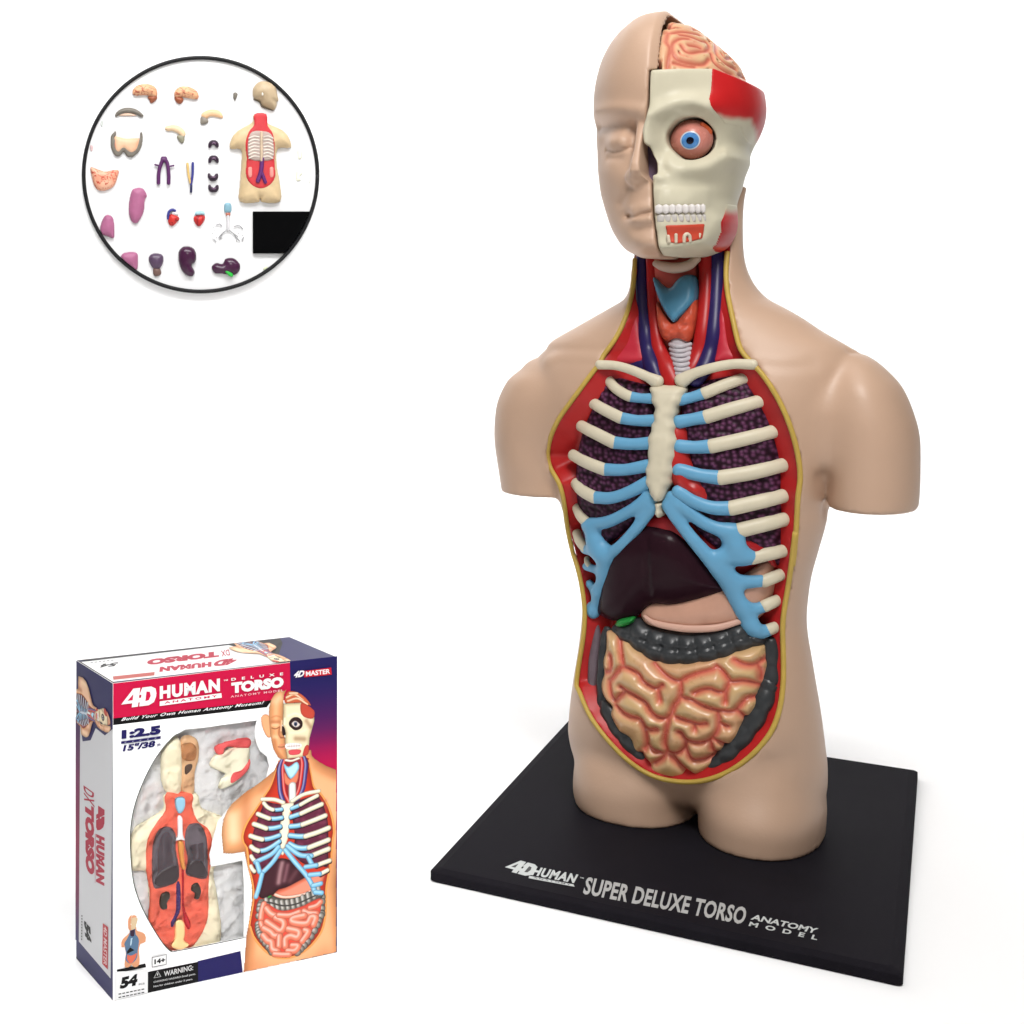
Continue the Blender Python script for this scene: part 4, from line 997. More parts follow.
def figure(step, hips=True, ear=True, skin=(232, 162, 108), bone=(238, 226, 194), red=(196, 54, 34), gut=(236, 126, 98), y1=1040):
    k = Picture(470, 5, 945, y1, step); A_ = np.array
    i0, i1 = sil_px.index((569, 772)), sil_px.index((828, 760)); k.blob(sil_px if not hips else sil_px[:i0+1]+[(562, 860), (552, 1060), (846, 1060), (834, 860)]+sil_px[i1:], skin, 46, .62, .12, 0)
    for px, r, a in ((((556, 340), (556, 420), (560, 500)), 16, .35), (((822, 470), (830, 500)), 18, .5), (((560, 600), (575, 700), (562, 850)), 14, .3), (((812, 600), (818, 700), (832, 850)), 14, .35), (((640, 300), (600, 340)), 14, .25), (((750, 290), (800, 330)), 14, .25), (((600, 790), (690, 860), (780, 790)), 26, .25)): k.glow(px, r, (164, 84, 48), a)
    k.glow(((520, 400), (525, 450)), 18, (255, 222, 184), .6); k.glow(((870, 380), (880, 450)), 20, (255, 222, 184), .6)
    k.blob(rim_px, (240, 160, 84), 6, .8, 0, 2); c_ = rim_px.mean(0); k.blob((rim_px-c_)*A_([.955, .982])+c_, red, 26, .62, 0, 2)
    k.blob(W2((330, 260), (362, 600), (372, 690), (420, 780), (560, 780), (640, 690), (690, 250)), (140, 36, 44), 8)
    for px, r, c in ((W2((350, 250), (352, 400), (372, 640), (415, 770)), 6, (66, 56, 124)), (W2((668, 215), (664, 400), (640, 640), (575, 770)), 6, (66, 56, 124)), (W2((388, 250), (395, 400), (425, 650), (482, 780)), 5, (208, 44, 38)), (W2((620, 235), (622, 400), (592, 650), (520, 780)), 5, (208, 44, 38))): k.tube(px, r, c)
    k.blob(W2((415, 430), (485, 525), (578, 420), (570, 560), (500, 600), (425, 560)), (230, 124, 92), 6); k.blob(W2((400, 328), (462, 378), (555, 318), (583, 420), (488, 524), (408, 380)), (150, 210, 236), 8, .6, .3); k.tube(W2((512, 600), (520, 760)), 10, (240, 236, 230)); k.tube(W2((408, 270), (490, 290), (585, 250)), 5, (234, 220, 200))
    for L in (LUNG_L, LUNG_R): k.blob(L, (92, 34, 56), 14, .35)
    for L, n_ in ((LUNG_L, 60), (LUNG_R, 60)):
        lo_, hi_ = L.min(0), L.max(0); r_ = np.random.default_rng(3)
        for _ in range(n_): k.glow(A_([lo_+(hi_-lo_)*r_.random(2)]*2), 5, (150, 70, 96), .35) if step < 2 else None
    k.blob(W5((232, 300), (310, 150), (430, 98), (540, 125), (610, 185), (745, 345), (600, 398), (446, 410), (370, 466), (248, 460)), (62, 28, 36), 20, .45); k.glow(W5((470, 150), (452, 240), (440, 340)), 7, (190, 150, 152), .7); k.glow(W5((530, 180), (515, 260), (500, 330)), 6, (140, 96, 104), .7); k.glow(W5((620, 260), (560, 340)), 7, (110, 70, 76), .6)
    k.blob(W5((400, 440), (560, 390), (760, 320), (925, 300), (880, 450), (700, 512), (500, 512)), (232, 118, 88), 14, .6, .15); k.tube(W5((412, 458), (520, 500), (700, 502), (800, 474)), 4.5, (246, 178, 150)); k.blob(W5((296, 488), (345, 460), (374, 460), (340, 496)), (70, 170, 70), 5)
    k.blob(SI, (34, 24, 26), 6, .8)
    def beads(px, r, n_, c1=(140, 136, 128)):
        P = catmull(px, 8)
        for t in np.linspace(0, len(P)-1, n_): p = P[int(t)]; k.tube(A_([p, p+(.1, .1)]), r, c1, .2, .5)
    beads(np.vstack([W5((262, 510), (248, 560), (240, 720), (252, 800)), W6((215, 405), (295, 510), (318, 545))]), 9, 16); beads(np.vstack([W5((905, 560), (905, 720)), W6((822, 260), (765, 390), (672, 515), (585, 590))]), 10, 15)
    k.blob(tc_top, (96, 92, 86), 14, .3)
    for i in range(11):
        t = (i+.5)/11; a = W5((295+600*t, 515+85*math.sin(math.pi*t)-45*t))[0]; k.tube(A_([a+(-2, -9), a+(2, 9)]), 6.2, (150, 146, 136), .25, .5)
    k.tube(W5((300, 512), (380, 535), (470, 572), (560, 586), (650, 580), (740, 556), (830, 530)), 2, (60, 56, 54), .9, 0)
    k.blob(SI, (214, 74, 58), 8, .7)
    for p, r in gut_coils: k.tube(p, r*.2539*1.04, gut, .58, .45)
    k.blob(ST, bone, 7, .6, .2); k.blob(W3((748, 735), (782, 735), (783, 785), (766, 802), (748, 782)), bone, 4)
    k.tube(W3((508, 148), (650, 172), (757, 222)), 5.4, bone); k.tube(W2((825, 702), (650, 716), (517, 772)), 5.4, bone)
    BL = (124, 190, 228)
    for R_, W_ in ((LR, W3), (RR, W4)):
        for w_, b_, r in R_:
            for q, c in ((b_, BL), (w_, bone)):
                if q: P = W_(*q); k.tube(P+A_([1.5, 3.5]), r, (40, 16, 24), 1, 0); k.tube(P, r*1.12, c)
    for px in (W5((188, 98), (350, 45), (425, -20)), W5((255, 225), (365, 130), (448, 22)), W5((205, 110), (235, 200)), W5((262, 230), (235, 350), (208, 445)), W5((780, 122), (650, 92), (520, -15)), W5((500, 22), (610, 165), (745, 330), (835, 500)), W5((745, 130), (790, 215)), W5((835, 225), (720, 225)), W5((873, 318), (765, 312)), W5((888, 417), (805, 425)), W5((900, 512), (830, 495))): k.tube(px, 6.4, BL, .5, .3)
    # head
    if ear: k.blob([(602, 122), (586, 104), (566, 114), (570, 150), (586, 180), (602, 176)], (236, 164, 118), 9, .6)
    k.blob(face_px, skin, 34, .6, .12, 0)
    for px, r, c, a in ((((604, 132), (630, 132)), 7, (170, 96, 60), .6), (((608, 141), (626, 141)), 6, (250, 200, 156), .7), (((604, 151), (618, 154), (632, 148)), 1.6, (110, 56, 36), .9), (((602, 117), (620, 111), (640, 116)), 3, (190, 118, 76), .6), (((641, 128), (637, 160)), 3, (255, 214, 172), .8), (((632, 150), (629, 172), (634, 182)), 3.4, (160, 88, 56), .7), (((636, 184), (648, 184)), 2.2, (120, 60, 40), .8),
                        (((625, 214), (640, 215), (652, 212)), 1.5, (110, 48, 40), .95), (((630, 209), (650, 206)), 2.6, (206, 118, 98), .7), (((630, 220), (650, 219)), 2.8, (214, 124, 104), .7), (((612, 190), (616, 225), (636, 250)), 7, (180, 104, 66), .5), (((618, 60), (634, 50)), 16, (255, 214, 176), .5), (((612, 180), (620, 182)), 7, (255, 210, 168), .5)): k.glow(px, r, c, a)
    k.blob(brain_px, (196, 92, 60), 8, .6)
    for px in (((660, 50), (690, 40), (720, 60)), ((664, 62), (700, 54), (735, 74)), ((672, 36), (700, 36))): k.tube(px, 4, (240, 178, 134))
    k.blob(skull_px, (226, 208, 166), 16, .58, .15, 0); k.blob(W1((660, 290), (850, 400), (830, 520), (700, 500), (640, 425)), (188, 70, 54), 8, .7)
    for px, r, c, a in ((((664, 112), (690, 104), (712, 112)), 4, (250, 238, 206), .8), (((672, 168), (700, 168), (726, 160)), 4, (246, 232, 198), .7), (((690, 188), (720, 190)), 9, (140, 104, 74), .6), (((730, 130), (744, 150)), 8, (150, 110, 80), .6), (((652, 120), (650, 140)), 3, (255, 244, 220), .7)): k.glow(px, r, c, a)
    k.blob(orb_px, (46, 26, 26), 8, .5); k.blob([(676, 139), (682, 131), (692, 129), (703, 137), (706, 142), (698, 149), (686, 149)], (220, 206, 198), 5, .6); k.blob([(685, 134), (694, 133), (697, 141), (690, 147), (684, 142)], (70, 86, 120), 4, .5); k.blob([(688, 137), (693, 137), (693, 143), (688, 143)], (14, 14, 20), 2)
    k.blob(W1((345, 620), (385, 650), (396, 742), (350, 745)), (40, 26, 28), 4); k.blob([(655, 204), (706, 204), (704, 220), (656, 222)], (250, 242, 240), 3, .7)
    for i in range(8): k.glow(((661+i*6, 205), (661+i*6, 220)), .9, (150, 120, 110), .7)
    k.glow(((655, 213), (705, 212)), .9, (120, 80, 76), .8); k.blob([(664, 226), (705, 225), (700, 240), (668, 242)], (210, 76, 84), 5, .7); k.blob([(722, 215), (736, 212), (733, 240), (712, 248)], (190, 66, 56), 6, .6)
    return k
gut_coils = [(W6((215, 60), (196, 130), (190, 200)), 30), (W6((190, 240), (212, 300)), 26), (W6((245, 110), (290, 165), (345, 200)), 34), (W6((345, 215), (385, 238), (428, 272), (430, 320), (400, 352), (350, 318), (305, 282), (252, 240)), 34),
 (W6((375, 192), (440, 206), (500, 212), (590, 195)), 28), (W6((640, 195), (690, 222), (770, 240)), 32), (W6((700, 170), (770, 160), (812, 130)), 26), (W6((645, 240), (530, 248), (520, 280), (600, 310), (680, 318), (715, 268), (765, 280), (745, 345)), 34),
 (W6((225, 300), (300, 350), (335, 390), (390, 400)), 34), (W6((390, 405), (388, 500)), 32), (W6((222, 370), (270, 428), (310, 450), (325, 520), (372, 548)), 34), (W6((480, 345), (592, 390), (580, 445), (510, 420), (455, 440), (455, 510)), 34), (W6((655, 385), (690, 410), (630, 490)), 32), (W6((525, 515), (590, 530), (560, 570), (480, 560)), 30), (W6((345, 570), (420, 588), (500, 600)), 28)]

# --- front print
front = Ink(toF, hF, .000012, ((0.001, 0.001), (.999, .999)))
front.poly(P1((190, 226), (820, 150), (820, 289), (190, 357)), CRIM)
front.poly(P1((190, 356), (760, 290), (760, 314), (190, 380)), BLK)
g_px = [P1((818, 148))[0], P1((992, 128))[0], P2((966, 550))[0], P2((824, 574))[0]]
def grad(t):
    ks = [(0, (34, 30, 92)), (.10, (36, 28, 92)), (.24, (92, 24, 90)), (.36, (198, 12, 76)), (.5, (188, 12, 74)), (.7, (120, 16, 78)), (.88, (60, 22, 84)), (1, (34, 28, 92))]
    for (a, ca), (b, cb) in zip(ks[:-1], ks[1:]):
        if t <= b: u = (t-a)/(b-a); return tuple(x+(y-x)*u for x, y in zip(ca, cb))
    return ks[-1][1]
front.quadgrid(g_px, 24, grad)
front.poly(P2((486, 560), (632, 531), (640, 610), (486, 632)), NAVY)
front.poly(P2((316, 590), (488, 562), (488, 634), (316, 662)), BLK)
lw = np.vstack([win_px, win_px[:1]])
front.poly(strip(lw[:-20], .45, 2), (70, 76, 70))
front.build('printed_panels', carton)
fig = Ink(toF, hF, .000012, ((0.001, 0.001), (.999, .999))); fig.k = 22
PZ = win(60, 620, 290/781)
fb = affine([(692, 783), (801, 480), (665, 386), (659, 517), (501, 490), (600, 365), (753, 364), (602, 690), (766, 650), (546, 454)], PZ((610, 915), (722, 590), (612, 500), (610, 610), (413, 655), (547, 492), (690, 478), (527, 820), (705, 780), (500, 592)))
fh = affine([(655, 20), (594, 103), (625, 251), (660, 258), (690, 139), (759, 131), (735, 230), (738, 60), (648, 80)], PZ((605, 193), (553, 262), (578, 385), (622, 390), (648, 281), (683, 290), (668, 355), (665, 222), (619, 230)))
def fm(p):
    p = np.atleast_2d(np.asarray(p, float)); w = sm(300, 238, p[:, 1])[:, None]; return fh(p)*w+fb(p)*(1-w)
fig.poly(strip(fig_left, 1.5, 2), WHT)
fig.build('figure_border', carton)
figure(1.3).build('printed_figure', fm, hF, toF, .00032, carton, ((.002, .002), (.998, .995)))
tx = Ink(toF, hF, .000008, ((0.001, 0.001), (.999, .999))); tx.k = 45
V0 = win(110, 690, 100/1024)
f4 = logo4d(tx, *V0((118, 212))[0], *(np.array([345, -44])*100/1024), *(np.array([22, -196])*100/1024), WHT)
tx.poly(f4((.17, .38), (.32, .38), (.32, .70)), CRIM); tx.poly(f4((.70, .24), (.80, .28), (.84, .5), (.80, .72), (.70, .76)), CRIM)
tx.text('HUMAN', p1(PT, (400, 325)), p1(PT, (656, 290)), p1(PT, (400, 268)), WHT, .055, 0, 1.14)
tx.poly(PT((400, 334), (662, 298), (664, 318), (400, 354)), WHT); tx.text('ANATOMY', p1(PT, (420, 345)), p1(PT, (645, 315)), p1(PT, (420, 335)), CRIM, .03, 0, 1.5)
tx.text('TM', p1(PT, (672, 246)), p1(PT, (690, 243)), p1(PT, (672, 240)), WHT, .02)
tx.text('DELUXE', p1(PT, (705, 244)), p1(PT, (930, 218)), p1(PT, (705, 232)), WHT, .03, 0, 2.6)
tx.text('TORSO', p1(PT, (705, 300)), p1(PT, (932, 272)), p1(PT, (705, 252)), WHT, .07)
tx.text('ANATOMY MODEL', p1(PT, (702, 318)), p1(PT, (930, 290)), p1(PT, (702, 309)), (240, 190, 200), .02, 0, 1.4)
tx.text('Build Your Own Human Anatomy Museum!', p1(PT, (238, 422)), p1(PT, (842, 350)), p1(PT, (243, 404)), WHT, .02, .3, 1.15)
tx.text('1:2.5', p1(V0, (130, 525)), p1(V0, (522, 475)), p1(V0, (130, 432)), NAVY, .07, 0, 1.05)
tx.poly(V0((125, 548), (522, 494), (522, 522), (125, 574)), NAVY)
for i in range(5): a = V0((160+i*75, 556-i*10))[0]; tx.line(np.array([a, a+(1.6, -.2)]), .35, (190, 190, 215))
tx.text('15"/38', p1(V0, (140, 652)), p1(V0, (468, 604)), p1(V0, (140, 586)), NAVY, .05, .15)
tx.text('cm', p1(V0, (482, 602)), p1(V0, (520, 597)), p1(V0, (482, 574)), NAVY, .03)
tx.text('4D', p1(P1, (828, 208)), p1(P1, (866, 203)), p1(P1, (832, 184)), WHT, .05, .2)
tx.poly(P1((868, 182), (966, 169), (968, 196), (866, 206)), (206, 30, 48)); tx.text('MASTER', p1(P1, (873, 202)), p1(P1, (962, 192)), p1(P1, (873, 184)), WHT, .03)
tx.poly(P6((66, 440), (292, 436), (292, 592), (66, 634)), WHT)
tx.text('54', p1(P6, (100, 560)), p1(P6, (222, 536)), p1(P6, (100, 482)), BLK, .07, .12)
tx.text('PCS', p1(P6, (230, 538)), p1(P6, (270, 532)), p1(P6, (230, 526)), BLK, .02)
for r in (0, 1):
    for i in range(7): a = P6((92+i*26, 592+r*22-i*4.3))[0]; tx.line(np.array([a, a+(2.6, -.4)]), .5, (60, 60, 60))
tx.poly(P6((318, 348), (420, 330), (420, 402), (318, 418)), (60, 60, 60)); tx.poly(P6((322, 352), (416, 335), (416, 399), (322, 414)), WHT)
tx.text('14+', p1(P6, (335, 398)), p1(P6, (410, 386)), p1(P6, (335, 364)), BLK, .05)
tx.poly(P6((330, 492), (358, 440), (384, 484)), (170, 170, 170)); tx.poly(P6((338, 487), (358, 450), (376, 481)), BLK); tx.line(P6((358, 460), (358, 474)), .35, WHT)
tx.text('WARNING:', p1(P6, (402, 484)), p1(P6, (604, 446)), p1(P6, (402, 448)), (220, 220, 220), .02)
tx.text('CHOKING HAZARD-Small parts.', p1(P6, (330, 528)), p1(P6, (622, 482)), p1(P6, (330, 512)), (205, 205, 205), .02)
tx.text('Not for children under 3 years.', p1(P6, (330, 558)), p1(P6, (602, 516)), p1(P6, (330, 542)), (205, 205, 205), .02)
# small figure on its black stand
sm_ = affine([(663, 15), (500, 490), (920, 508), (572, 820), (826, 830)], [P6((188, 66))[0], P6((105, 258))[0], P6((268, 232))[0], P6((132, 425))[0], P6((244, 402))[0]])
sk = (226, 160, 120)
mf_ = Ink(toF, hF, .000012, ((0.001, 0.001), (.999, .999))); mf_.k = 30
mf_.poly(P6((80, 428), (275, 392), (282, 418), (84, 450)), BLK)
for poly, c in ((sil_px, sk), (face_px, sk), (skull_px, (222, 196, 160)), (brain_px, sk), (rim_px, (90, 120, 150)), (W5((232, 300), (430, 98), (745, 345), (446, 410), (248, 460)), (20, 18, 20)), (SI, (224, 110, 84)), (W2((330, 260), (362, 600), (500, 700), (640, 690), (690, 250)), (60, 40, 60)), (ST, (190, 216, 230))): mf_.poly(sm_(poly), c)
mf_.build('printed_small_figure', carton)
tx.build('front_lettering', carton)
# --- left face
lf = Ink(toL, hL, .00001, ((0.001, 0.001), (.999, .999)))
lf.poly([(71.5, 660), (114, 685), (118, 992.5), (73.5, 963)], NAVY)
lf.quadgrid([P3((44, 640))[0], P3((92, 640))[0], PB((95, 540))[0], PB((55, 540))[0]], 16, lambda t: tuple(np.interp(t, [0, .25, .55, .8, 1], k) for k in ((60, 120, 150, 120, 34), (20, 16, 14, 16, 28), (88, 84, 70, 76, 92))))
lf.poly(np.vstack([P3((92, 700), (118, 850), (200, 840), (250, 740), (340, 800), (412, 748)), [(114.6, 730)], PB((420, 775), (92, 545))]), (228, 228, 230))
lf.poly(PB((60, 686), (415, 945), (440, 945), (440, 955), (410, 955), (55, 695)), BLK)
CR2 = (186, 18, 58)
lm = affine([(663, 140), (520, 400), (890, 400), (665, 386), (690, 560)], [P3((335, 690))[0], P3((150, 800))[0], P3((135, 365))[0], P3((170, 600))[0], P3((70, 560))[0]])
figure(2.6, False, False, skin=(240, 188, 146), red=(150, 50, 50), bone=(190, 200, 212), gut=(200, 110, 90), y1=640).build('side_figure', lm, hL, toL, .0003, carton, ((.02, .02), (.985, .999)))
lf.text('HUMAN', p1(PL, (210, 545)), p1(PL, (212, 888)), p1(PL, (278, 545)), CR2, .08, .25, 1.15)
f4 = logo4d(lf, *PL((210, 360))[0], *(np.array([0, 170])*150/1024), *(np.array([66, -34])*150/1024), CR2)  # reads downwards
lf.poly(PL((203, 545), (205, 880), (208, 880), (207, 545)), CR2)
lf.text('TORSO', p1(PL, (118, 345)), p1(PL, (128, 815)), p1(PL, (192, 365)), CR2, .085, .15)
lf.text('DX', p1(PL, (105, 225)), p1(PL, (112, 330)), p1(PL, (190, 265)), CR2, .02, .1)
lf.text('54', p1(PB, (145, 340)), p1(PB, (160, 495)), p1(PB, (212, 370)), BLK, .08, .1)
for i in range(9): a = PB((125, 300+i*26))[0]; lf.line(np.array([a, a+(0, 1.8)]), .7, (120, 120, 120))
lf.poly(PB((342, 318), (394, 340), (396, 705), (340, 670)), (196, 44, 52)); lf.text('4D MASTER', p1(PB, (352, 335)), p1(PB, (352, 665)), p1(PB, (386, 355)), (240, 210, 210), .02)
lf.build('side_print', carton)
# --- top face
tp = Ink(toT, hT, .00001, ((0.001, 0.001), (.999, .999)))
tp.poly(cT, BLK)
tp.poly(PT((20, 154), (50, 150), (212, 252), (960, 160), (1175, 142), (968, 36), (930, 44), (940, 70), (905, 165)), NAVY)
tp.poly(PT((48, 158), (700, 78), (958, 160), (205, 250)), (244, 244, 244))
tm = affine([(663, 140), (520, 400), (890, 400), (665, 386), (690, 600)], [PT((925, 148))[0], PT((905, 88))[0], PT((745, 112))[0], PT((826, 100))[0], PT((770, 62))[0]])
figure(2.6, False, False, skin=(240, 188, 146), red=(150, 50, 50), bone=(190, 200, 212), gut=(200, 110, 90), y1=700).build('top_figure', tm, hT, toT, .0003, carton, ((.001, .02), (.999, .96)))
tp.text('4D', p1(PT, (738, 140)), p1(PT, (640, 152)), p1(PT, (730, 170)), CR2, .08, .2)
tp.text('HUMAN', p1(PT, (625, 158)), p1(PT, (400, 182)), p1(PT, (625, 182)), CR2, .08, 0, 1.1)
tp.text('TORSO', p1(PT, (650, 108)), p1(PT, (336, 148)), p1(PT, (660, 135)), CR2, .08, .1)
tp.text('DX', p1(PT, (700, 100)), p1(PT, (662, 106)), p1(PT, (708, 128)), CR2, .02, .1)
tp.poly(PT((200, 226), (380, 206), (380, 222), (205, 242)), (190, 90, 80))
tp.text('54', p1(PT, (215, 160)), p1(PT, (140, 168)), p1(PT, (208, 178)), BLK, .05, .1)
for i in range(6): a = PT((90+i*18, 162-i*2))[0]; tp.line(np.array([a, a+(2.4, -.3)]), .4, (130, 130, 130))
tp.build('top_print', carton)

# --- behind the window: a pale blister, the packed torso and the bagged skull piece
def kpx(px):
    return KF.proj(toF(hF(px), 0))
def on_k(px, depth):
    q = KF.plane(kpx(px), depth); return q[:, [0, 2]]
M_BAG = mat('blister_film_grey', srgb(255, 255, 255), .25, noise=.04, nscale=220, bump=.3, bscale=160, spec=.7)
gx, gz = np.meshgrid(np.linspace(TH+.0004, KW-TH-.0004, 90), np.linspace(TH+.0004, KH-TH-.0004, 108), indexing='ij')
wy = .0048+.0008*noise3(gx*190, gz*190, 0*gx, 5)+.0008*np.abs(noise3(gx*320, gz*320, 0*gx, 6))
V = np.stack([gx, wy, gz], -1).reshape(-1, 3); n2 = gx.shape[1]
Q = np.array([(i*n2+j, (i+1)*n2+j, (i+1)*n2+j+1, i*n2+j+1) for i in range(gx.shape[0]-1) for j in range(n2-1)])
mesh_obj('blister_tray', V, Q, M_BAG, carton)
def puff(name, poly, y0, h, edge, m, parent, curve=4, res=.0005, back=.0006, colf=None, hfun=None, smooth=1, label=None):
    """a rounded solid swelling towards the viewer (-y) over a 2D outline in the xz plane"""
    P = catmull(poly, curve, True) if curve else np.asarray(poly)
    x0, z0 = P.min(0)-2*res; x1, z1 = P.max(0)+2*res
    gx = x0+res*np.arange(int((x1-x0)/res)+2); gz = z0+res*np.arange(int((z1-z0)/res)+2)
    A, B = np.meshgrid(gx, gz, indexing='ij'); d2 = poly_sd(A, B, P)
    t = np.clip(d2/edge, 0, 1); hh_ = h*np.sqrt(np.maximum(0, 1-(1-t)**2))
    if hfun is not None: hh_ = hfun(A, B, d2, hh_)
    ya = y0-h*1.6-3*res; Yg = (ya+res*np.arange(int((h*1.6+back+6*res)/res)+2))[None, :, None]
    f = np.maximum(np.maximum((y0-hh_)[:, None, :]-Yg, Yg-(y0+back)), -d2[:, None, :])
    V, Q = nets(f, (x0, ya, z0), res, smooth)
    return mesh_obj(name, V, Q, m, parent, None if colf is None else colf(V), label=label)
KA = 1.0
pk = thing('packed_torso', 'pale torso shell with red interior, lungs and kidneys packed behind the carton window', 'torso shell', (KX, KY, 0), KYAW)
M_PSKIN = mat('packed_skin', srgb(250, 240, 208), .35, noise=.05, nscale=150)
M_PRED = mat('packed_red', srgb(240, 110, 86), .4, noise=.12, nscale=300)
dp = .0043
def pp5(name, pts, d, h, e, m, par=None, **k): return puff(name, on_k(P5(*pts), d), d, h*.75, e, m, par or pk, **k)
sh_ = pp5('torso_shell', ((240, 325), (232, 385), (180, 425), (112, 470), (90, 560), (100, 640), (160, 650), (175, 760), (190, 880), (250, 985), (300, 1000), (440, 965), (470, 900), (455, 760), (440, 640), (500, 620), (560, 560), (560, 460), (470, 420), (390, 385), (365, 320)), dp, .0030, .003, M_PSKIN)
pp5('red_cavity', ((246, 322), (240, 400), (200, 450), (170, 500), (158, 570), (165, 660), (178, 740), (175, 850), (200, 920), (250, 965), (300, 980), (350, 960), (395, 900), (418, 830), (420, 700), (432, 600), (436, 520), (415, 470), (375, 440), (352, 380), (350, 325)), dp-.0020, .0012, .0012, M_PRED)
M_PLUNG = mat('packed_lung', srgb(104, 94, 100), .35, noise=.12, nscale=300)
pp5('lung', ((215, 470), (260, 462), (285, 500), (285, 560), (298, 640), (290, 690), (230, 715), (190, 710), (182, 600), (190, 520)), dp-.0026, .0012, .0012, M_PLUNG)
LB = mat('packed_lung_dark', srgb(54, 46, 48), .35)
pp5('lung_base', ((195, 700), (205, 660), (250, 630), (290, 625), (290, 690), (230, 712)), dp-.0031, .0010, .001, LB); pp5('lung_base', ((325, 655), (345, 610), (385, 605), (410, 640), (408, 676), (360, 676)), dp-.0031, .0010, .001, LB)
pp5('lung', ((345, 450), (385, 455), (412, 510), (416, 600), (412, 680), (360, 678), (322, 660), (330, 600), (318, 540), (322, 480)), dp-.0026, .0012, .0012, M_PLUNG)
pp5('windpipe', ((290, 425), (310, 425), (314, 500), (326, 525), (300, 520), (278, 528), (290, 500)), dp-.0031, .0012, .001, mat('packed_white', srgb(226, 224, 224), .4))
pp5('thyroid', ((280, 345), (318, 340), (320, 385), (298, 412), (282, 385)), dp-.0029, .0014, .001, mat('packed_blue', srgb(140, 184, 206), .4))
pp5('oesophagus', ((292, 525), (316, 530), (318, 590), (324, 640), (308, 640), (296, 580)), dp-.0031, .0012, .001, mat('packed_orange', srgb(198, 130, 66), .4, noise=.1))
M_PKID = mat('packed_kidney', srgb(52, 46, 40), .35)
pp5('kidney', ((225, 740), (255, 732), (262, 755), (248, 775), (250, 800), (228, 806), (216, 780)), dp-.0029, .0013, .001, M_PKID)
pp5('kidney', ((350, 708), (375, 698), (388, 730), (380, 765), (360, 765), (362, 742), (346, 730)), dp-.0029, .0013, .001, M_PKID)
pp5('blood_vessel', ((286, 700), (302, 700), (304, 800), (290, 840), (270, 880), (262, 860), (284, 810)), dp-.0028, .0010, .001, mat('packed_vein', srgb(66, 48, 104), .4))
pp5('blood_vessel', ((306, 640), (318, 640), (320, 790), (345, 860), (335, 890), (312, 830)), dp-.0028, .0010, .001, mat('packed_artery', srgb(186, 40, 48), .4))
pp5('bladder', ((282, 850), (315, 852), (322, 900), (318, 930), (340, 950), (300, 972), (262, 952), (278, 920)), dp-.0029, .0016, .0014, mat('packed_tan', srgb(240, 196, 138), .4))
pp5('head_shell', ((232, 110), (300, 95), (301, 322), (246, 322), (222, 270), (218, 190)), dp-.0006, .0032, .003, M_PSKIN)
hb = pp5('head_inside', ((302, 95), (370, 92), (378, 170), (362, 230), (356, 325), (302, 322)), dp-.0006, .0022, .002, mat('packed_brown', srgb(226, 180, 136), .4, noise=.12, nscale=200))
pp5('throat', ((318, 205), (352, 196), (350, 225), (320, 250)), dp-.0019, .0008, .001, mat('packed_dark', srgb(84, 62, 50), .4), hb)
pp5('brain_stem', ((305, 120), (345, 105), (370, 130), (365, 180), (330, 190), (305, 170)), dp-.0019, .0012, .0014, mat('packed_brain', srgb(196, 136, 90), .4, noise=.15, nscale=300), hb)
sb = thing('bagged_skull_piece', 'cream and red skull piece in a clear bag behind the carton window', 'skull piece', (KX, KY, 0), KYAW)
pp5('bone_plate', ((450, 160), (480, 150), (585, 105), (595, 150), (590, 200), (560, 250), (520, 290), (465, 310), (470, 270), (490, 245), (430, 215), (425, 195)), .0036, .0020, .002, mat('packed_bone', srgb(250, 246, 218), .4, noise=.05), sb)
pp5('red_muscle', ((455, 120), (590, 88), (588, 135), (500, 128), (480, 160), (455, 158)), .0029, .0016, .0012, mat('packed_muscle', srgb(232, 92, 92), .4, noise=.06), sb)
pp5('red_muscle', ((596, 180), (560, 225), (520, 240), (510, 285), (545, 270), (590, 225)), .0025, .0014, .0012, mat('packed_muscle'), sb)
KA = KS
mf = bpy.data.materials.new('clear_film'); mf.use_nodes = True; nt = mf.node_tree; nt.nodes.clear()
o_ = nt.nodes.new('ShaderNodeOutputMaterial'); mx = nt.nodes.new('ShaderNodeMixShader'); tr_ = nt.nodes.new('ShaderNodeBsdfTransparent'); gl = nt.nodes.new('ShaderNodeBsdfGlossy'); gl.inputs['Roughness'].default_value = .12
fr = nt.nodes.new('ShaderNodeFresnel'); fr.inputs['IOR'].default_value = 1.22; bp = nt.nodes.new('ShaderNodeBump'); nz = nt.nodes.new('ShaderNodeTexNoise'); nz.inputs['Scale'].default_value = 130; nz.inputs['Detail'].default_value = 3
tcx = nt.nodes.new('ShaderNodeTexCoord'); nt.links.new(tcx.outputs['Object'], nz.inputs['Vector']); bp.inputs['Strength'].default_value = 1; bp.inputs['Distance'].default_value = .0025
nt.links.new(nz.outputs['Fac'], bp.inputs['Height']); nt.links.new(bp.outputs[0], gl.inputs['Normal']); nt.links.new(bp.outputs[0], fr.inputs['Normal'])
nt.links.new(fr.outputs[0], mx.inputs[0]); nt.links.new(tr_.outputs[0], mx.inputs[1]); nt.links.new(gl.outputs[0], mx.inputs[2]); nt.links.new(mx.outputs[0], o_.inputs[0])
u0, u1 = win_uv.min(0)-.01, win_uv.max(0)+.01
mesh_obj('window_film', toF(np.array([(u0[0], u0[1]), (u1[0], u0[1]), (u1[0], u1[1]), (u0[0], u1[1])]), -TH-.0003), [(0, 1, 2, 3)], mf, carton, smooth=False)
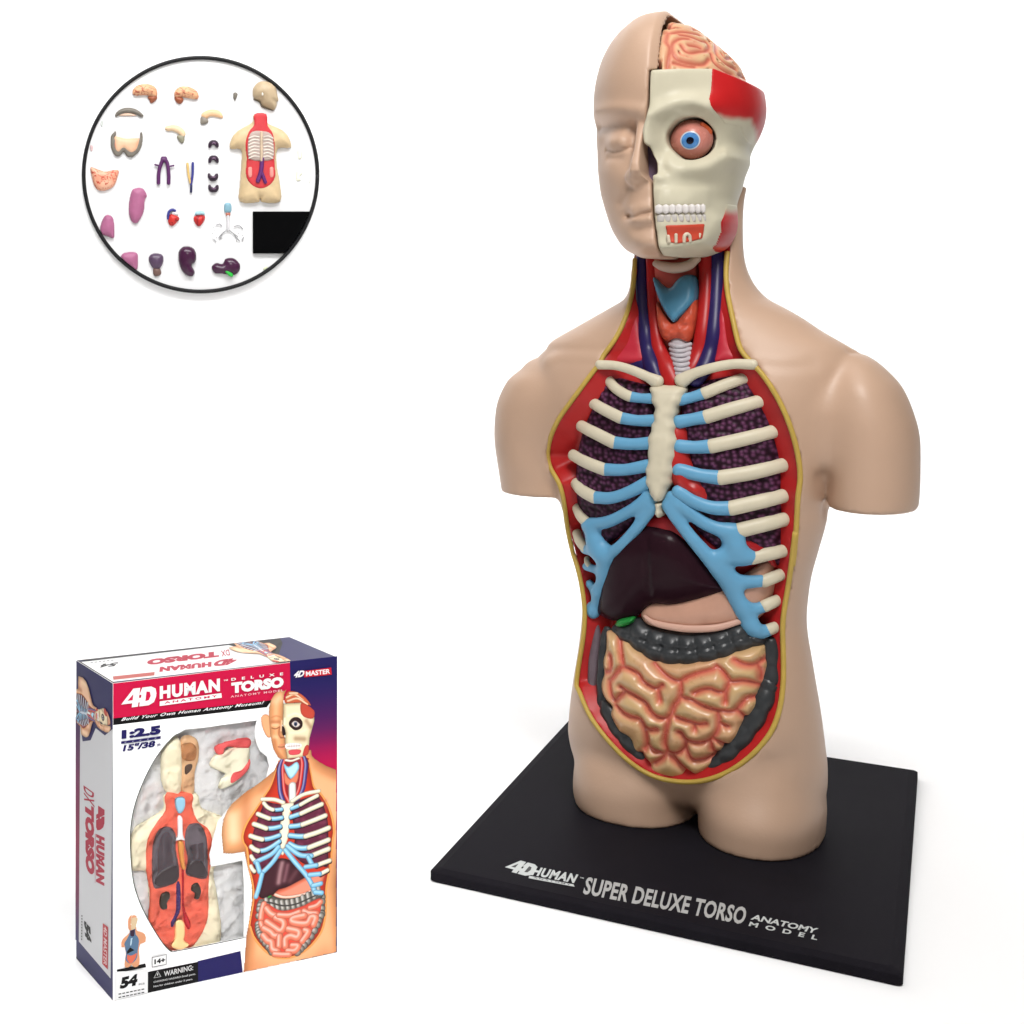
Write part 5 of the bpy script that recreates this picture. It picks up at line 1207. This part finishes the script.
# ------------------------------------------------------------------ round white board on the back wall with loose model pieces on it
YW = 1.35; YD = YW-.0040
WF = Frame((0, 0, 0), 0)
MP = YD/F                                             # metres per photo pixel at the board
def wp(px): return WF.plane(px, YD)[:, [0, 2]]
BCX, BCZ = wp([(200.5, 174.7)])[0]; BR = 116.8*MP
board = thing('round_board', 'round white display board with a thin black rim hung high on the left', 'display board', (BCX, YD, BCZ), 0)
n = 128; th = np.linspace(0, 2*math.pi, n, endpoint=False)
V = np.vstack([np.stack([BR*np.cos(th), np.full(n, y), BR*np.sin(th)], 1) for y in (.0, .0035)])
mesh_obj('panel', V, [tuple(range(n)), tuple(range(2*n-1, n-1, -1))]+[(k, n+k, n+(k+1) % n, (k+1) % n) for k in range(n)], mat('board_white', (.90, .90, .90), .7, noise=0, spec=.1), board, smooth=False)
tt = np.linspace(0, 2*math.pi, 193)
v, f = tube(np.stack([BR*np.cos(tt), np.full(193, -.0012), BR*np.sin(tt)], 1), 1.95*MP, 10, 1.0, cap=False)
mesh_obj('rim', v, f, mat('rim_black', srgb(24, 24, 26), .5, noise=.05, spec=.2), board)
I8, IA, IB, IC = win(70, 50, 260/1024), win(80, 70, 120/1024), win(200, 70, 120/1024), win(80, 180, 240/1024)
def piece(name, label, cat, px, group=None):
    c = wp(px).mean(0); t = thing(name, label, cat, (c[0], YD-.0002, c[1]), 0, group); return t, c
def bit(t, c, name, px, h, m, edge=None, y=0.0, col=None, hf=None, curve=4, res=.0007):
    P = wp(px)-c; e = edge or h*1.3
    def hfun(A, B, d2, h0):
        dc = (BR-1.9*MP)-np.hypot(A+c[0]-BCX, B+c[1]-BCZ)
        hh_ = h0 if hf is None else hf(A, B, d2, h0)
        return np.where(dc > 0, hh_, -.01)
    return puff(name, P, y, h, e, m, t, curve, res, .0001, None if col is None else (lambda V: col(V)), hfun, 1)
def squig(c1, c2, c3, s, seed):
    def f(V):
        w = np.stack([noise3(V[:, 0]*s*.6, V[:, 1]*s*.6, V[:, 2]*s*.6, seed+k) for k in (1, 2, 3)], 1)
        q = np.abs(noise3(V[:, 0]*s+w[:, 0], V[:, 1]*s+w[:, 1], V[:, 2]*s+w[:, 2], seed))
        n_ = noise3(V[:, 0]*s*.5, V[:, 1]*s*.5, V[:, 2]*s*.5, seed+7)
        return mixc(mixc(lin(*c1), lin(*c2), np.clip(.5+n_, 0, 1)), lin(*c3), sm(.16, .03, q))
    return f
G_ATTR = mat('small_piece_paint', None, .4, attr=True, noise=.05, nscale=300, spec=.25)
def gm(name, c, r=.4): return mat('piece_'+name, srgb(*c), r, noise=.10, nscale=160, spec=.3)
BRC = squig((244, 196, 152), (226, 156, 116), (176, 84, 62), 330, 40)
# 1-2 brain halves
px = IA((445, 205), (452, 165), (490, 132), (560, 118), (620, 132), (655, 165), (660, 215), (640, 240), (560, 218), (480, 222)); t, c = piece('brain_half', 'tan folded brain half with its stem at the right, upper left of round board', 'brain half', px, 'brain halves on the round board')
bit(t, c, 'hemisphere', px, .006, G_ATTR, col=BRC); bit(t, c, 'brain_stem', IA((575, 230), (650, 215), (655, 255), (605, 288), (590, 260)), .004, gm('brown', (158, 88, 58)))
px = IA((800, 210), (815, 170), (850, 145), (890, 138), (950, 150), (1000, 185), (1015, 230), (990, 255), (930, 245), (870, 235), (815, 240)); t, c = piece('brain_half', 'tan folded brain half with its stem at the left, right of the other half', 'brain half', px, 'brain halves on the round board')
bit(t, c, 'hemisphere', px, .006, G_ATTR, col=BRC); bit(t, c, 'brain_stem', IA((805, 225), (875, 235), (880, 270), (848, 294), (815, 270)), .004, gm('brown', (158, 88, 58)))
# cut sections of the brain
px = IA((722, 505), (735, 480), (790, 468), (850, 480), (895, 520), (900, 560), (870, 580), (835, 545), (790, 525), (745, 525)); t, c = piece('brain_section', 'pale cream curved brain slice with grey tail above the forked purple vessel', 'brain slice', px, 'brain slices on the round board')
bit(t, c, 'slice', px, .003, gm('cream', (238, 206, 168))); bit(t, c, 'tail', IA((825, 560), (890, 555), (890, 610), (868, 630), (835, 600)), .003, gm('grey_green', (150, 146, 124)))
px = IB((8, 400), (20, 365), (90, 335), (160, 345), (195, 385), (190, 415), (140, 405), (90, 400), (50, 420)); t, c = piece('brain_section', 'peach curved brain slice with a dark knob at its left end', 'brain slice', px, 'brain slices on the round board')
bit(t, c, 'slice', px, .003, gm('peach', (240, 196, 152))); bit(t, c, 'tail', IB((5, 400), (45, 400), (75, 440), (40, 468), (0, 460)), .003, gm('grey', (142, 134, 122)))
# colon pieces
px = IA((295, 390), (320, 350), (370, 325), (430, 322), (490, 340), (545, 388), (520, 405), (470, 380), (400, 372), (340, 385), (310, 402)); t, c = piece('colon_arch', 'grey arched colon piece with a pale inside below the left brain half', 'colon piece', px)
bit(t, c, 'arch', px, .004, gm('colon', (122, 116, 106))); bit(t, c, 'inside', IA((325, 392), (370, 368), (430, 366), (490, 392), (410, 396)), .002, gm('pale', (236, 200, 176)))
px = IA((265, 560), (300, 520), (312, 545), (300, 590), (420, 600), (505, 590), (510, 535), (532, 535), (535, 610), (510, 690), (450, 745), (400, 740), (372, 700), (345, 735), (300, 735), (265, 670), (258, 610)); t, c = piece('colon_bowl', 'pale belly wall piece framed by a grey colon, heart shaped at the bottom', 'colon piece', px)
bit(t, c, 'frame', px, .003, gm('colon', (122, 116, 106)), edge=.002); bit(t, c, 'inside', IA((285, 600), (300, 565), (400, 585), (500, 580), (515, 620), (490, 690), (440, 720), (395, 700), (370, 680), (340, 712), (305, 705), (282, 655)), .0042, G_ATTR, col=squig((240, 208, 172), (232, 170, 136), (214, 120, 100), 80, 60))
px = I8((80, 462), (110, 470), (140, 478), (190, 472), (188, 500), (170, 540), (125, 556), (98, 540), (85, 500)); t, c = piece('intestine_coil', 'red and cream coiled intestine piece near the left edge of the board', 'intestine', px)
bit(t, c, 'coils', px, .005, G_ATTR, col=squig((234, 160, 130), (238, 186, 156), (196, 62, 46), 380, 80))
# vessels
px = I8((335, 452), (372, 425), (408, 455)); t, c = piece('forked_vessel', 'purple vessel piece forked into two long legs', 'blood vessel', I8((370, 470)))
PV = gm('purple', (92, 42, 96), .35)
def rod2(t, c, name, px, r, m, y=-.002):
    P = catmull(wp(px)-c, 5) if len(px) > 2 else wp(px)-c
    v, f = tube(np.stack([P[:, 0], np.full(len(P), y), P[:, 1]], 1), r*MP, 10); return mesh_obj(name, v, f, m, t)
rod2(t, c, 'vessel', I8((348, 526), (350, 480), (362, 440), (370, 432), (382, 445), (388, 490), (388, 526)), 1.9, PV); rod2(t, c, 'branch', I8((334, 452), (352, 457)), .9, PV); rod2(t, c, 'branch', I8((388, 460), (408, 456)), .9, PV); bit(t, c, 'crown', I8((355, 440), (360, 420), (380, 420), (384, 438), (372, 446)), .0034, PV)
t, c = piece('vessel_strip', 'yellow and dark blue vessel strip joined at the bottom', 'blood vessel', I8((475, 500)))
rod2(t, c, 'yellow_branch', I8((462, 448), (466, 490), (474, 525)), 1.2, gm('yellow', (226, 190, 118))); rod2(t, c, 'blue_branch', I8((483, 446), (482, 490), (476, 530)), 1.3, gm('blue', (58, 62, 140))); rod2(t, c, 'blue_root', I8((477, 535), (476, 560)), 1.2, gm('navy', (38, 40, 84)))
# four kidney halves
KM = gm('kidney', (52, 32, 52), .3)
for (x, y), s_, lb in (((565, 372), 1, 'dark purple kidney half, topmost of the column of four'), ((565, 432), 1, 'dark purple kidney half, second from the top of the column'), ((563, 500), -1, 'dark purple kidney half, second from the bottom of the column'), ((565, 545), -1, 'dark purple kidney half, lowest of the column of four')):
    q = [(-22, 12*s_), (-20, -6*s_), (-8, -17*s_), (10, -16*s_), (21, -4*s_), (20, 12*s_), (10, 13*s_), (3, 3*s_), (-6, 4*s_), (-12, 15*s_)]
    px = I8(*[(x+a, y+b) for a, b in q]); t, c = piece('kidney_half', lb, 'kidney', px, 'kidney halves on the round board'); bit(t, c, 'kidney_body', px, .005, KM)
    bit(t, c, 'hollow', I8(*[(x+a*.45, y+b*.45-1*s_) for a, b in q]), .0012, gm('kidney_pale', (112, 84, 110)), y=-.0046)
# lung lobes and other purple organs
LP = gm('lung', (176, 104, 140), .45)
for px, lb in ((I8((240, 560), (258, 544), (288, 546), (304, 575), (296, 590), (290, 640), (265, 682), (240, 672), (230, 625)), 'tall pink lung lobe, largest and highest of the three'), (I8((120, 690), (135, 655), (155, 650), (172, 668), (175, 738), (150, 735), (120, 722)), 'pink lung lobe beside the left rim, middle of the three'),
               (I8((200, 812), (215, 798), (262, 798), (268, 830), (262, 870), (230, 850), (195, 825)), 'pink lung lobe cut by the rim, lowest of the three')):
    t, c = piece('lung_lobe', lb, 'lung', px, 'lung lobes on the round board'); bit(t, c, 'lobe', px, .006, LP, edge=.007)
px = I8((308, 825), (318, 805), (340, 800), (365, 808), (368, 835), (352, 862), (325, 858)); t, c = piece('bladder', 'dull violet bladder with a brown neck below', 'bladder', px)
bit(t, c, 'sac', px, .006, gm('violet', (92, 72, 96), .3)); bit(t, c, 'neck', I8((328, 858), (352, 858), (360, 880), (345, 892), (328, 886)), .0035, gm('neck_brown', (120, 92, 84)))
px = I8((425, 815), (432, 785), (455, 772), (485, 780), (498, 805), (494, 835), (480, 848), (492, 875), (480, 893), (455, 885), (435, 860)); t, c = piece('stomach_piece', 'large dark purple stomach piece, bottom centre of the board', 'stomach', px)
bit(t, c, 'stomach_body', px, .008, gm('plum', (70, 34, 62), .22), edge=.009)
px = I8((556, 855), (575, 838), (600, 842), (612, 822), (645, 820), (670, 845), (665, 875), (640, 888), (600, 882), (570, 880)); t, c = piece('liver_piece', 'dark plum liver piece with a green gallbladder', 'liver', px)
bit(t, c, 'liver_body', px, .006, gm('plum', (70, 34, 62), .22)); bit(t, c, 'gallbladder', I8((608, 872), (622, 870), (642, 884), (636, 896), (618, 886)), .003, gm('green', (44, 190, 66)), y=-.0035)
# hearts
px = I8((385, 660), (400, 645), (432, 662), (420, 680), (402, 695), (388, 685)); t, c = piece('heart_half', 'red heart half with a dark blue arch over it', 'heart', px, 'heart halves on the round board')
bit(t, c, 'heart_muscle', px, .005, G_ATTR, col=squig((214, 58, 52), (228, 96, 80), (150, 30, 36), 160, 90)); rod2(t, c, 'blue_arch', I8((386, 665), (388, 640), (402, 630), (414, 634)), 1.3, gm('blue', (58, 62, 140))); bit(t, c, 'white_vessel', I8((398, 640), (418, 632), (428, 650), (405, 655)), .003, gm('vessel_white', (226, 224, 226)))
px = I8((488, 655), (530, 652), (528, 675), (508, 696), (490, 680)); t, c = piece('heart_half', 'red heart half capped with pale blue vessels', 'heart', px, 'heart halves on the round board')
bit(t, c, 'heart_muscle', px, .005, G_ATTR, col=squig((206, 44, 46), (222, 76, 66), (150, 30, 36), 160, 95)); bit(t, c, 'blue_cap', I8((492, 652), (495, 636), (525, 634), (530, 650)), .003, gm('ice_blue', (168, 210, 220)))
# windpipe tree
t, c = piece('windpipe_tree', 'pale windpipe with a blue voice box and thin branching airways', 'windpipe', I8((620, 690)))
bit(t, c, 'voice_box', I8((608, 605), (634, 605), (634, 640), (608, 640)), .003, gm('voice_blue', (134, 176, 192))); bit(t, c, 'thyroid', I8((612, 640), (632, 640), (630, 655), (614, 655)), .003, gm('thyroid', (196, 120, 100))); rod2(t, c, 'windpipe_tube', I8((622, 655), (622, 708)), 1.3, gm('vessel_white', (226, 224, 226)))
AW = gm('airway', (150, 150, 152))
for px in (I8((622, 706), (600, 722), (585, 740)), I8((622, 706), (642, 722), (660, 735)), I8((600, 722), (590, 745)), I8((642, 722), (660, 745), (668, 752)), I8((645, 695), (665, 692), (680, 705)), I8((575, 690), (590, 686), (598, 695)), I8((565, 745), (575, 755)), I8((676, 748), (684, 738))): rod2(t, c, 'airway', px, .42, AW, -.0012)
for x, y in ((566, 700), (570, 712), (562, 722), (560, 745), (576, 738), (598, 742), (655, 752), (680, 752), (678, 730), (664, 722)): bit(t, c, 'airway_bud', I8(*[(x+2.6*math.cos(a), y+2.6*math.sin(a)) for a in np.linspace(0, 5.2, 6)]), .0014, AW, res=.0004)
# head profile and ear
px = IB((445, 195), (455, 150), (490, 108), (540, 94), (600, 108), (640, 140), (655, 180), (662, 220), (672, 262), (655, 275), (655, 305), (630, 345), (590, 332), (530, 305), (510, 268), (460, 245)); t, c = piece('head_shell', 'beige head half in profile facing right at the top of the board', 'head half', px)
bit(t, c, 'head_skin', px, .009, gm('skin', (190, 168, 136)), edge=.012, curve=3); bit(t, c, 'ear_hole', IB((514, 205), (530, 205), (532, 232), (516, 232)), .0010, gm('ear_white', (236, 232, 220)), y=-.0088)
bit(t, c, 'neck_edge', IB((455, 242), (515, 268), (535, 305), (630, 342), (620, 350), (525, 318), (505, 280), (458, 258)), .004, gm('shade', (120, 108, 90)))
px = IB((278, 220), (285, 195), (305, 188), (322, 205), (315, 235), (298, 268), (286, 250)); t, c = piece('ear_piece', 'small grey ear piece left of the beige head', 'ear', px); bit(t, c, 'ear_body', px, .003, gm('ear', (124, 118, 108)))
# open torso
t, c = piece('small_torso', 'small open beige torso with red neck and empty rib cage, right side of the board', 'torso shell', I8((750, 430)))
px = IB((455, 385), (450, 440), (400, 475), (320, 520), (270, 580), (252, 670), (345, 680), (352, 780), (345, 900), (330, 1000)); px2_ = I8((668, 530), (668, 598), (742, 600), (748, 585), (755, 600), (828, 598), (826, 520), (815, 460), (818, 390), (870, 386), (862, 345), (835, 315), (790, 295), (772, 280), (770, 255))
bit(t, c, 'shell', np.vstack([IB((458, 382), (450, 440), (400, 475), (320, 520), (270, 580), (252, 672), (345, 680), (352, 780)), px2_]), .008, gm('torso_skin', (214, 188, 146)), edge=.009, curve=3)
bit(t, c, 'red_cavity', I8((722, 256), (770, 256), (775, 300), (795, 330), (803, 370), (802, 440), (805, 500), (785, 535), (745, 550), (705, 530), (688, 490), (692, 430), (686, 370), (700, 325), (720, 300)), .002, gm('cavity', (206, 56, 62)), y=-.0070, curve=3)
bit(t, c, 'rib_wall', I8((708, 330), (740, 322), (785, 332), (798, 370), (796, 430), (750, 442), (700, 430), (696, 370)), .002, gm('rib_grey', (186, 166, 156)), y=-.0084)
for i in range(7): y = 345+i*13; rod2(t, c, 'rib', I8((700, y+8), (720, y), (740, y+3)), .7, gm('rib_pale', (226, 216, 204)), -.0104); rod2(t, c, 'rib', I8((758, y+3), (775, y), (794, y+8)), .7, gm('rib_pale', (226, 216, 204)), -.0104)
rod2(t, c, 'spine', I8((749, 330), (749, 440)), 1.4, gm('spine_tan', (212, 188, 160)), -.0106)
rod2(t, c, 'vessel', I8((752, 432), (748, 480), (735, 520)), 2.2, gm('vein', (98, 44, 110)), -.0095); rod2(t, c, 'vessel', I8((748, 480), (765, 525)), 1.8, gm('vein', (98, 44, 110)), -.0095)
for x in (706, 790): bit(t, c, 'pelvis_patch', I8((x-10, 470), (x+6, 464), (x+8, 500), (x-6, 505)), .0015, gm('patch_pink', (236, 150, 140)), y=-.0086)
# black base plate
px = I8((718, 636), (960, 636), (960, 803), (718, 803)); t, c = piece('black_plate', 'flat black rectangular plate at the lower right of the board', 'base plate', px)
bit(t, c, 'plate', px, .004, mat('piece_black', srgb(8, 8, 9), .8, noise=0, spec=.02), edge=.0012, curve=0)
# faint pale pieces
for px, nm, lb, col in ((I8((895, 400), (905, 388), (915, 402), (912, 425), (900, 430)), 'pale_chip', 'very pale yellow oval piece right of the small torso', (246, 246, 224)), (I8((892, 480), (905, 470), (915, 485), (905, 500), (910, 512), (892, 515)), 'pale_chip', 'very pale yellow curved piece below the pale oval piece', (246, 246, 224)),
                        (I8((944, 430), (950, 470), (948, 520), (942, 520), (946, 470)), 'pale_sliver', 'faint pale sliver along the right rim', (238, 240, 232)), (I8((760, 862), (772, 852), (780, 860), (770, 872)), 'pale_chip', 'tiny pale green chip at the bottom rim below the black plate', (216, 224, 190)),
                        (I8((122, 282), (130, 278), (128, 302), (120, 296)), 'grey_chip', 'tiny pale grey chip at the upper left rim', (206, 212, 206)), (I8((80, 375), (92, 378), (88, 398), (80, 396)), 'pink_chip', 'tiny pink chip at the left rim above the intestine', (222, 190, 190))):
    t, c = piece(nm, lb, 'small piece', px); bit(t, c, 'chip', px, .0015, gm('chip_%d_%d' % (col[0], col[2]), col), res=.0004)
# ------------------------------------------------------------------ seamless white sweep and lamps
def sweep():
    prof = [(-.5, 0.0)]+[(YW-.2+.2*math.sin(a), .2-.2*math.cos(a)) for a in np.linspace(0, math.pi/2, 24)]+[(YW, 1.6)]
    V, Fc = [], []
    for y, z in prof: V += [(-.7, y, z), (1.7, y, z)]
    for i in range(len(prof)-1): Fc.append((2*i, 2*i+1, 2*i+3, 2*i+2))
    return np.array(V), Fc
v, f = sweep()
KA = .92
bd = mesh_obj('backdrop', v, f, mat('white_paper', (1.0, 1.0, 1.0), .9, noise=.0, spec=.1)); bd['kind'] = 'structure'; bd['label'] = 'seamless white studio sweep under and behind everything'
w = bpy.data.worlds.new('World'); SC.world = w; w.use_nodes = True
w.node_tree.nodes['Background'].inputs[0].default_value = (1, 1, 1, 1); w.node_tree.nodes['Background'].inputs[1].default_value = .12
def lamp(name, loc, target, size, power, col=(1, 1, 1), sy=None, spread=None):
    L = bpy.data.lights.new(name, 'AREA'); L.energy = power; L.size = size; L.color = col
    if spread: L.spread = math.radians(spread)
    if sy: L.shape = 'RECTANGLE'; L.size_y = sy
    o = bpy.data.objects.new(name, L); COL.objects.link(o); o.location = loc
    o.rotation_euler = (Vector(target)-Vector(loc)).to_track_quat('-Z', 'Y').to_euler(); return o
from mathutils import Vector
lamp('overhead_lamp', (.10, .30, 1.5), (.20, .50, 0), 1.2, 8.2)
lamp('key_lamp', (.15, .16, .74), (.29, .62, .30), .22, 4.5, (1, .98, .96))
lamp('backdrop_fill', (.32, .72, 1.15), (.32, YW, .62), 1.7, 9.5, sy=.3, spread=110)  # added out of frame to bring the backdrop up to plain white
lamp('carton_fill', (-.03, .02, .40), (.05, .5, .055), .10, .105, spread=34)  # added narrow fill to brighten the carton front, stands for no real source
vs = SC.view_settings; vs.view_transform = 'Standard'; vs.look = 'None'; vs.exposure = 0; vs.gamma = 1
SC.cycles.max_bounces = 8; SC.cycles.use_denoising = True
